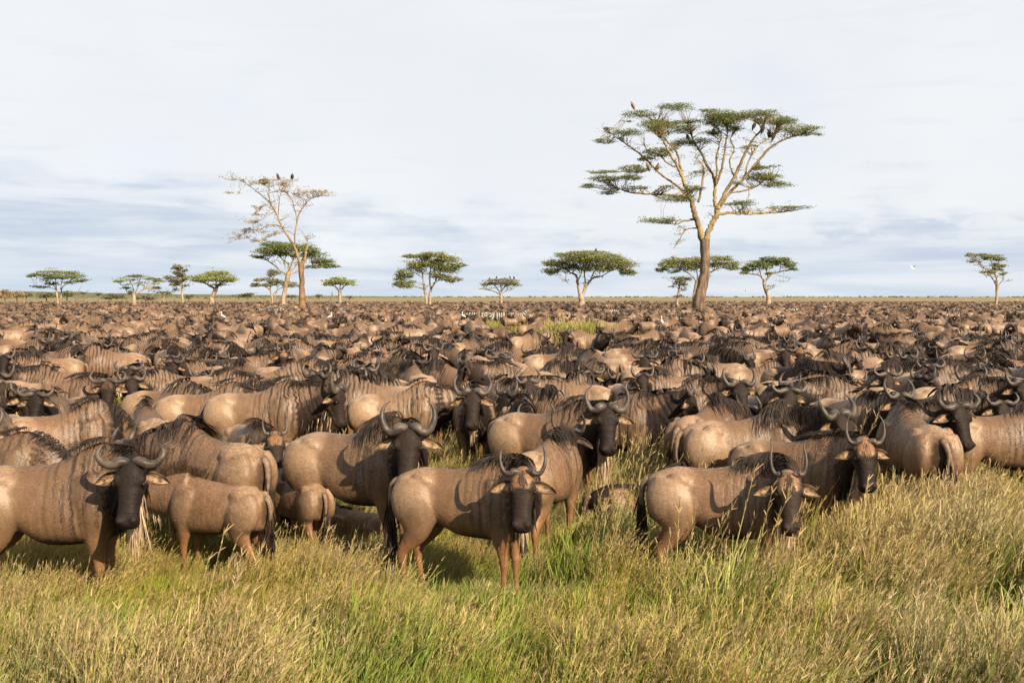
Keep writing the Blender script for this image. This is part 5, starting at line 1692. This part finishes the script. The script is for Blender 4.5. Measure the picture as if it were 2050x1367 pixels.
egret_body = spline_tube([(-.20, 0, .20, .004), (-.14, 0, .235, .035), (-.05, 0, .275, .068), (.04, 0, .315, .066), (.09, 0, .36, .040), (.075, 0, .42, .024), (.05, 0, .475, .021), (.06, 0, .52, .024), (.085, 0, .535, .026), (.115, 0, .53, .012)], 34, 10, MAT['white_feather'], 'body')
egret_bill = spline_tube([(.108, 0, .531, .011), (.15, 0, .523, .007), (.185, 0, .515, .002)], 6, 6, MAT['bill'], 'bill')
egret_legs = [spline_tube([(-.03, s * .025, .25, .012), (-.02, s * .03, .13, .007), (-.03, s * .03, .0, .008)], 6, 5, MAT['bird_leg'], 'leg') for s in (-1, 1)]
fly_body = spline_tube([(-.24, 0, -.01, .006), (-.13, 0, 0, .035), (0, 0, .01, .060), (.10, 0, .02, .045), (.15, 0, .05, .024), (.19, 0, .055, .026), (.23, 0, .05, .010)], 24, 10, MAT['white_feather'], 'body')
fly_bill = spline_tube([(.225, 0, .05, .010), (.27, 0, .045, .006), (.30, 0, .04, .002)], 6, 6, MAT['bill'], 'bill')
fly_wings = {lift: [wing_mesh(s, MAT['white_feather'], lift=lift) for s in (-1, 1)] for lift in (1.05, .35)}
VUL = {}
for tone in ('vulture', 'vulture_tan'):
    m_ = MAT[tone]
    VUL[tone] = [('body', spline_tube([(-.16, 0, -.10, .02), (-.13, 0, .05, .10), (-.05, 0, .24, .165), (.03, 0, .42, .155), (.06, 0, .53, .10), (.09, 0, .575, .07)], 24, 12, m_, 'body', squash=.85)),
                 ('head', spline_tube([(.07, 0, .55, .055), (.11, 0, .60, .050), (.15, 0, .645, .048), (.19, 0, .64, .030), (.235, 0, .60, .008)], 14, 9, MAT['vulture_head'], 'head'))]
    for s in (-1, 1):
        VUL[tone].append(('wing', spline_tube([(.06, s * .10, .48, .04), (-.02, s * .155, .33, .085), (-.10, s * .14, .12, .075), (-.17, s * .09, -.10, .03), (-.20, s * .06, -.22, .006)], 16, 8, m_, 'wing', squash=.5)))


def put_bird(kit, name, loc, rz, label, cat, group, scale=1.0):
    root = link_obj(name, None, loc=loc, rz=rz, label=label, category=cat, group=group)
    root.scale = (scale,) * 3
    for p, me in kit:
        link_obj(p, me, parent=root)
    return root


STAND = [('body', egret_body), ('bill', egret_bill), ('leg', egret_legs[0]), ('leg', egret_legs[1])]
FLY = {k: [('body', fly_body), ('bill', fly_bill), ('wing', w[0]), ('wing', w[1])] for k, w in fly_wings.items()}
EG = 'white egrets with the herd'
for (hx, hd_, ha), turn, lab in zip(BIRD_HOSTS, (200, 10, 150, 95), (
        'white egret standing on a back at left, below the ragged acacia', 'white egret standing on a back right of the bare fever tree',
        'white egret on a back beside the central grassy gap', 'tall white egret on a back left of the tall acacia trunk')):
    x = (hx - 1025) / FPX * hd_
    put_bird(STAND, 'egret', (x - .25 * math.cos(D(ha)), hd_ - .25 * math.sin(D(ha)), 1.155), D(turn), lab, 'egret', EG, .88)
p = px_point(1828, 538, 118)
put_bird(FLY[1.05], 'egret', p, D(25), 'white egret flying with raised wings against the sky at right', 'egret', EG, 1.15)
p = px_point(1493, 582, 150)
put_bird(FLY[.35], 'egret', p, D(160), 'tiny white egret flying low left of the neat green acacia', 'egret', EG)
FAR_EG = [1676, 1817, 1839, 1887, 1934, 1941, 1986, 1998, 2017, 2027, 2038, 2047]
for q, ex in enumerate(FAR_EG):
    p = px_point(ex, 600.5 + (q % 3) * .7, 286 + (q * 7) % 9)
    put_bird(FLY[.35 if q % 2 else 1.05], 'egret', p, D(40 * q), 'tiny white egret over the far edge of the herd at right, ' + ORD[q].replace('most', 'most of twelve'), 'egret', 'row of far white egrets at right', 1.0)

VG = 'vultures perched in the trees'


def perch(key, px, py, tone, turn, label, scale=1.0, top=False):
    S = TREES[key]
    base = px_point(px, py, 100)
    d0 = float(np.median(S[:, 1]))
    q = px_point(px, py, d0)
    k = np.argmin(np.hypot(S[:, 0] - q.x, S[:, 2] - (q.z + .1)))
    d = float(S[k, 1])
    q = px_point(px, py, d)
    put_bird(VUL[tone], 'vulture', (q.x, q.y - (.12 if not top else 0), q.z - .12), D(turn), label, 'vulture', VG, scale)


def z1(x, y):
    return 1120 + x / 2.9714, 180 + y / 2.9714


for (x, y), tone, turn, lab in [((435, 108), 'vulture_tan', 180, 'tan vulture on the topmost left tip of the tall acacia'), ((525, 470), 'vulture_tan', 200, 'tan vulture on the left limb of the tall acacia, left of a pair'),
                                ((582, 474), 'vulture_tan', -60, 'brown vulture on the left limb of the tall acacia, right of a pair'), ((1157, 228), 'vulture', 0, 'dark vulture under the top right layer of the tall acacia, leftmost of five'),
                                ((1210, 246), 'vulture', -40, 'dark vulture in the upper right of the tall acacia, second of five from left'), ((1245, 274), 'vulture', -120, 'dark vulture in the upper right of the tall acacia, middle of five'),
                                ((1273, 292), 'vulture', -30, 'dark vulture in the upper right of the tall acacia, lowest of five'), ((1298, 222), 'vulture', -90, 'dark vulture in the upper right of the tall acacia, rightmost of five'),
                                ((762, 298), 'vulture', 160, 'dark vulture in the centre left of the tall acacia crown'), ((915, 262), 'vulture', -90, 'dark vulture in the centre of the tall acacia crown')]:
    perch('big', *z1(x, y), tone, turn, lab, 1.12)
perch('bare', 556, 356.5, 'vulture', 150, 'dark vulture on the flat top of the bare fever tree, left of two', 1.05, True)
perch('bare', 585, 356.5, 'vulture', -70, 'dark vulture on the flat top of the bare fever tree, right of two', 1.05, True)
for q, (x, y, lab) in enumerate([(980, 559, 'dark vulture on the small flat-topped acacia, leftmost of four'), (994, 556.5, 'dark vulture on the small flat-topped acacia, second of four from left'),
                                 (1021, 556.5, 'dark vulture on the small flat-topped acacia, third of four from left'), (1029, 556.5, 'dark vulture on the small flat-topped acacia, rightmost of four')]):
    perch('low_flat', x, y, 'vulture', 90 * q, lab, .8, True)
perch('umb_mid', 1193, 502.5, 'vulture', 20, 'dark vulture on top of the broad umbrella acacia', .9, True)
S = TREES['bare']
q = px_point(420 + 500 / 4.5567, 330 + 152 / 4.5567, 132)
nest = spline_tube([(-.62, 0, .0, .04), (-.45, 0, -.03, .22), (0, 0, -.10, .36), (.45, 0, -.03, .22), (.62, 0, .02, .04)], 16, 10, MAT['nest'], 'bird_nest', squash=.55)
k = np.argmin(np.hypot(S[:, 0] - q.x, S[:, 2] - q.z))
link_obj('bird_nest', nest, loc=(q.x, float(S[k, 1]), q.z), label='dark twig nest under the flat top of the bare fever tree', category='nest')
# ------------------------------------------------------------------ grass
def grass_material():
    m, N, out = material('savanna_grass')
    c = N.n('ShaderNodeAttribute', attribute_name='tint').outputs['Color']
    pos = N.n('ShaderNodeNewGeometry').outputs['Position']
    patch = N.noise(pos, 0.55, 3.0, 0.55)
    rnd = N.n('ShaderNodeObjectInfo').outputs['Random']
    hs = N.n('ShaderNodeHueSaturation', ins={'Hue': N.math('ADD', 0.488, N.math('MULTIPLY', rnd, 0.022)), 'Saturation': N.step(patch, 0.3, 0.7, 1.08, 0.86), 'Value': N.step(rnd, 0.0, 1.0, 0.82, 1.15), 'Color': c})
    b = N.n('ShaderNodeBsdfPrincipled', ins={'Base Color': hs.outputs[0], 'Roughness': 0.55, 'Specular IOR Level': 0.25})
    tr = N.n('ShaderNodeBsdfTranslucent', ins={'Color': hs.outputs[0]})
    mx = N.n('ShaderNodeMixShader', ins={0: 0.32, 1: b.outputs[0], 2: tr.outputs[0]})
    N.link(mx.outputs[0], out.inputs[0])
    return m


GRASS_MAT = grass_material()


def blades(r, count, spread, lo, hi, width, base_c, tip_c, bend, lean=(0.10, 0.0), splay=.35, seed_c=None, seed_n=0, seed_len=.12):
    th = r.uniform(0, 2 * math.pi, count)
    rad = spread * np.sqrt(r.random(count))
    root = np.column_stack([rad * np.cos(th), rad * np.sin(th), np.full(count, -.02)])
    L = r.uniform(lo, hi, count)
    d = np.column_stack([np.cos(th) * splay * r.random(count) + lean[0] + r.normal(0, .10, count), np.sin(th) * splay * r.random(count) + lean[1] + r.normal(0, .10, count), np.ones(count)])
    d = unit(d)
    bd = np.column_stack([r.normal(lean[0], .5, count), r.normal(lean[1], .5, count), -.25 * np.ones(count)]) * bend * r.uniform(.3, 1.3, count)[:, None]
    n = 5
    P = np.zeros((count, n, 3))
    for j in range(n):
        q = j / (n - 1)
        P[:, j] = root + d * (L * q)[:, None] + bd * (L * q * q)[:, None]
    S = unit(np.cross(d, r.normal(0, 1, (count, 3))))
    W = width * np.array([.8, 1.0, .85, .6, .12])
    Q = ribbon_quads(P, W, S)
    tone = r.uniform(.75, 1.25, (count, 1))
    hue = r.normal(0, .06, (count, 3))
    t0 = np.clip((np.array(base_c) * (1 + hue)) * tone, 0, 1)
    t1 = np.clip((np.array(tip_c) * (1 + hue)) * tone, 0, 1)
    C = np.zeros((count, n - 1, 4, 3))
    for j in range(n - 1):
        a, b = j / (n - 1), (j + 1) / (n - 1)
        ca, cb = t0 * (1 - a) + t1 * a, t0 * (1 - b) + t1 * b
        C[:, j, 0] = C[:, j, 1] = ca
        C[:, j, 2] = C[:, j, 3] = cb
    QS, CS = [Q], [C.reshape(-1, 3)]
    if seed_n:
        # feathery seed head: short slips along the last part of the stem
        for k in range(seed_n):
            q = 1 - seed_len * r.random(count) / L * 1.6
            base = root + d * (L * q)[:, None] + bd * (L * q * q)[:, None]
            ax = unit(d + bd * 1.2 + r.normal(0, .32, (count, 3)))
            ln = r.uniform(.025, .06, count)
            sd = unit(np.cross(ax, r.normal(0, 1, (count, 3))))
            A = sd * .0034
            QS.append(np.stack([base - A, base + A, base + A * .4 + ax * ln[:, None], base - A * .4 + ax * ln[:, None]], 1).reshape(-1, 3))
            CS.append(np.repeat(np.clip(np.array(seed_c) * r.uniform(.7, 1.25, (count, 1)), 0, 1), 4, 0))
    return np.concatenate(QS), np.concatenate(CS)


def make_clumps():
    coll = bpy.data.collections.new('grass_forms')
    r = np.random.default_rng(3)
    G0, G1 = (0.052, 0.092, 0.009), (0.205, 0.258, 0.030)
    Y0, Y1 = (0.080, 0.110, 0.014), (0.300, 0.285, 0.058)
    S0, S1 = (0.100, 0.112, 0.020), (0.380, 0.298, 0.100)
    SEED = (0.375, 0.275, 0.115)

    def put(i, parts):
        v = np.concatenate([p[0] for p in parts])
        c = np.concatenate([p[1] for p in parts])
        coll.objects.link(bpy.data.objects.new('grass_form_%02d' % i, quad_mesh('grass_form', v, len(v) // 4, GRASS_MAT, c)))
    for i in range(3):          # 0-2 green tufts
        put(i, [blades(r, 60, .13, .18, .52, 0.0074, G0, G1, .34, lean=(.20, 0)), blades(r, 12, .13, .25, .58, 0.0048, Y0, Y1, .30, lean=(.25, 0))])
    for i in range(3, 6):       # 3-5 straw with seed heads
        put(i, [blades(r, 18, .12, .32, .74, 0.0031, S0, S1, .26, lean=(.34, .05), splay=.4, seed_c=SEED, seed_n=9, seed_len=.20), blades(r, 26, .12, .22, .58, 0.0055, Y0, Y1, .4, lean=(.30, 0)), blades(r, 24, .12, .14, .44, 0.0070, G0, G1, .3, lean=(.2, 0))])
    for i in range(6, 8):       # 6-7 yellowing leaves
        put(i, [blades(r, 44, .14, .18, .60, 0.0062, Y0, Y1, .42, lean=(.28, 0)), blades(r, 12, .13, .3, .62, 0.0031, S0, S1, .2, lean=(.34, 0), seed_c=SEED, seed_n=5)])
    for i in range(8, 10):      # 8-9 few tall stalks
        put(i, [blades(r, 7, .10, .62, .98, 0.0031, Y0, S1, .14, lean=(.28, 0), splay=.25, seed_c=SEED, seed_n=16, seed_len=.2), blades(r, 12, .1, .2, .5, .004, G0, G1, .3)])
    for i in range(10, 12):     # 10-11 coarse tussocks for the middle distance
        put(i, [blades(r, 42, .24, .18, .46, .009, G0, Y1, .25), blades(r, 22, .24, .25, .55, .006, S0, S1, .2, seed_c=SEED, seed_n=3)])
    put(12, [blades(r, 60, .5, .35, .85, .022, Y0, Y1, .2), blades(r, 34, .5, .4, .95, .016, S0, S1, .2)])      # 12 big far tussock
    return coll


grass_src = make_clumps()


def wave(x, y, k):
    return math.sin(x * 1.3 * k + 1.1 * math.sin(y * .9 * k + k)) * math.cos(y * 1.1 * k + .7 * math.sin(x * .8 * k + 2 * k))


def sow():
    r = np.random.default_rng(21)
    near, mid, far = [], [], []
    # before and between the front animals: tussocks grow in bunches, with darker gaps between them
    spots = []
    for _ in range(1450):
        y = math.sqrt(r.uniform(5.0 ** 2, 14.5 ** 2))
        x = r.uniform(-1, 1) * (.50 * y + 2.6)
        spots.append((x, y, r.uniform(.06, .24), r.uniform(.62, 1.38), r.normal()))
    for n_ in range(23000):
        if n_ % 10 < 8:
            cx, cy, cr, ch, cg = spots[int(r.integers(0, len(spots)))]
            x, y = cx + r.normal(0, cr), cy + r.normal(0, cr)
            if y < 4.6:
                continue
        else:
            y = math.sqrt(r.uniform(5.0 ** 2, 14.5 ** 2))
            x = r.uniform(-1, 1) * (.50 * y + 2.6)
            ch, cg = .72, r.normal()
        g = wave(x, y, .9) + .6 * wave(x + 3, y, 2.3) + .55 * cg
        right = float(sstep(x, .4, 1.8))
        front = float(sstep(y, 8.2, 7.2))
        h = (.60 + .18 * wave(x, y, 1.9) + .30 * right * (1 - .3 * front) + .10 * float(sstep(x, -1.2, -2.2))) * ch + r.normal(0, .07)
        if -5 < x < .45 and 7.5 < y < 10.5:
            h *= .70
        elif 1.0 < x < 2.6 and 8.2 < y < 9.6:
            h *= .82
        if y > 10.5:
            h *= .9
        g -= .80 * float(sstep(y, 7.9, 6.6)) * (.15 + .85 * float(sstep(x, -1.8, .2)))
        q = r.random()
        if q < .035:
            k = int(r.integers(8, 10))
        elif g + .30 * float(sstep(x, -.8, -2.2)) > .18:
            k = int(r.choice([3, 4, 5, 5, 3, 7]))
        elif g > -.50:
            k = int(r.choice([0, 3, 4, 6, 7, 1]))
        else:
            k = int(r.choice([0, 1, 2, 2, 6]))
        near.append((x, y, 0, r.uniform(-.7, .7), max(.30, h) * r.uniform(.85, 1.2), k))
    # trampled grass between the animals
    for _ in range(17000):
        y = math.sqrt(r.uniform(14.0 ** 2, 52.0 ** 2))
        x = r.uniform(-1, 1) * (.49 * y + 3)
        mid.append((x, y, 0, r.uniform(-3, 3), r.uniform(.45, 1.05) * (1.25 if r.random() < .12 else 1), int(r.choice([10, 11, 10, 11, 6]))))
    for _ in range(15000):
        y = math.sqrt(r.uniform(50.0 ** 2, 330.0 ** 2))
        x = r.uniform(-1, 1) * (.49 * y + 2)
        far.append((x, y, 0, r.uniform(-3, 3), r.uniform(.45, .9), 12))
    # taller stands where the herd leaves a gap
    for (kx, ky, kr), tall in zip(KEEP[:6], (2.0, 1.6, 1.4, 1.2, 1.2, 1.0)):
        for _ in range(int(34 * kr * kr)):
            a, q = r.uniform(0, 2 * math.pi), kr * math.sqrt(r.random())
            far.append((kx + q * math.cos(a), ky + q * math.sin(a), 0, r.uniform(-3, 3), r.uniform(.5, 1.0) * tall, 12 if ky > 40 else int(r.choice([10, 11]))))
    for sx, sy, n_, sc in ((684, 1075, 7, 1.55), (735, 1085, 4, 1.3), (1250, 1010, 5, 1.25), (440, 1100, 4, 1.2), (1330, 960, 4, 1.2)):     # stands of taller stalks
        p = px_ground(sx, sy)
        for _ in range(n_):
            near.append((p.x + r.normal(0, .09), p.y + r.normal(0, .09), 0, r.uniform(-.5, .5), sc * r.uniform(.85, 1.1), int(r.integers(8, 10))))
    return near, mid, far


grass_nodes = instancer('grass_nodes', grass_src)
for pts_, label in zip(sow(), ('long green and straw coloured grass with seed heads in the foreground', 'trampled grass showing between the animals', 'tussocks of grass scattered through the far herd')):
    g = link_obj('grass', points_mesh('grass', pts_), kind='stuff', label=label, category='grass')
    md = g.modifiers.new('grass', 'NODES')
    md.node_group = grass_nodes


# ------------------------------------------------------------------ single plants that stand out of the grass
def weed():
    r = np.random.default_rng(8)
    p = px_ground(596, 1120)
    root = link_obj('weed', None, loc=p, label='small pale green leafy weed left of the lean young wildebeest', category='weed')
    V, F = tube_mesh('stem', catmull(np.array([(0, 0, -.02), (.01, 0, .12), (-.01, .01, .25), (.02, 0, .36)], float), 10), np.linspace(.006, .003, 10), 6, None)
    leaf_m = LEAF['pale']
    link_obj('stem', make_mesh('stem', V, F, [leaf_m]), parent=root)
    for k in range(12):
        a, z = k * 2.4, .14 + .02 * k
        L, W = .075, .026
        c, s = math.cos(a), math.sin(a)
        ax, sd = np.array([c, s, .25]), np.array([-s, c, 0])
        o = np.array([.01, 0, z])
        V = [o, o + ax * L * .4 + sd * W - [0, 0, .004], o + ax * L * .45 + [0, 0, .006], o + ax * L * .4 - sd * W - [0, 0, .004], o + ax * L - [0, 0, .012]]
        me = make_mesh('leaf', V, [(0, 1, 2), (0, 2, 3), (1, 4, 2), (2, 4, 3)], [leaf_m])
        at = me.attributes.new('tint', 'FLOAT_COLOR', 'POINT')
        at.data.foreach_set('color', np.tile([r.random(), 0, 0, 1], 5))
        link_obj('leaf', me, parent=root)


weed()
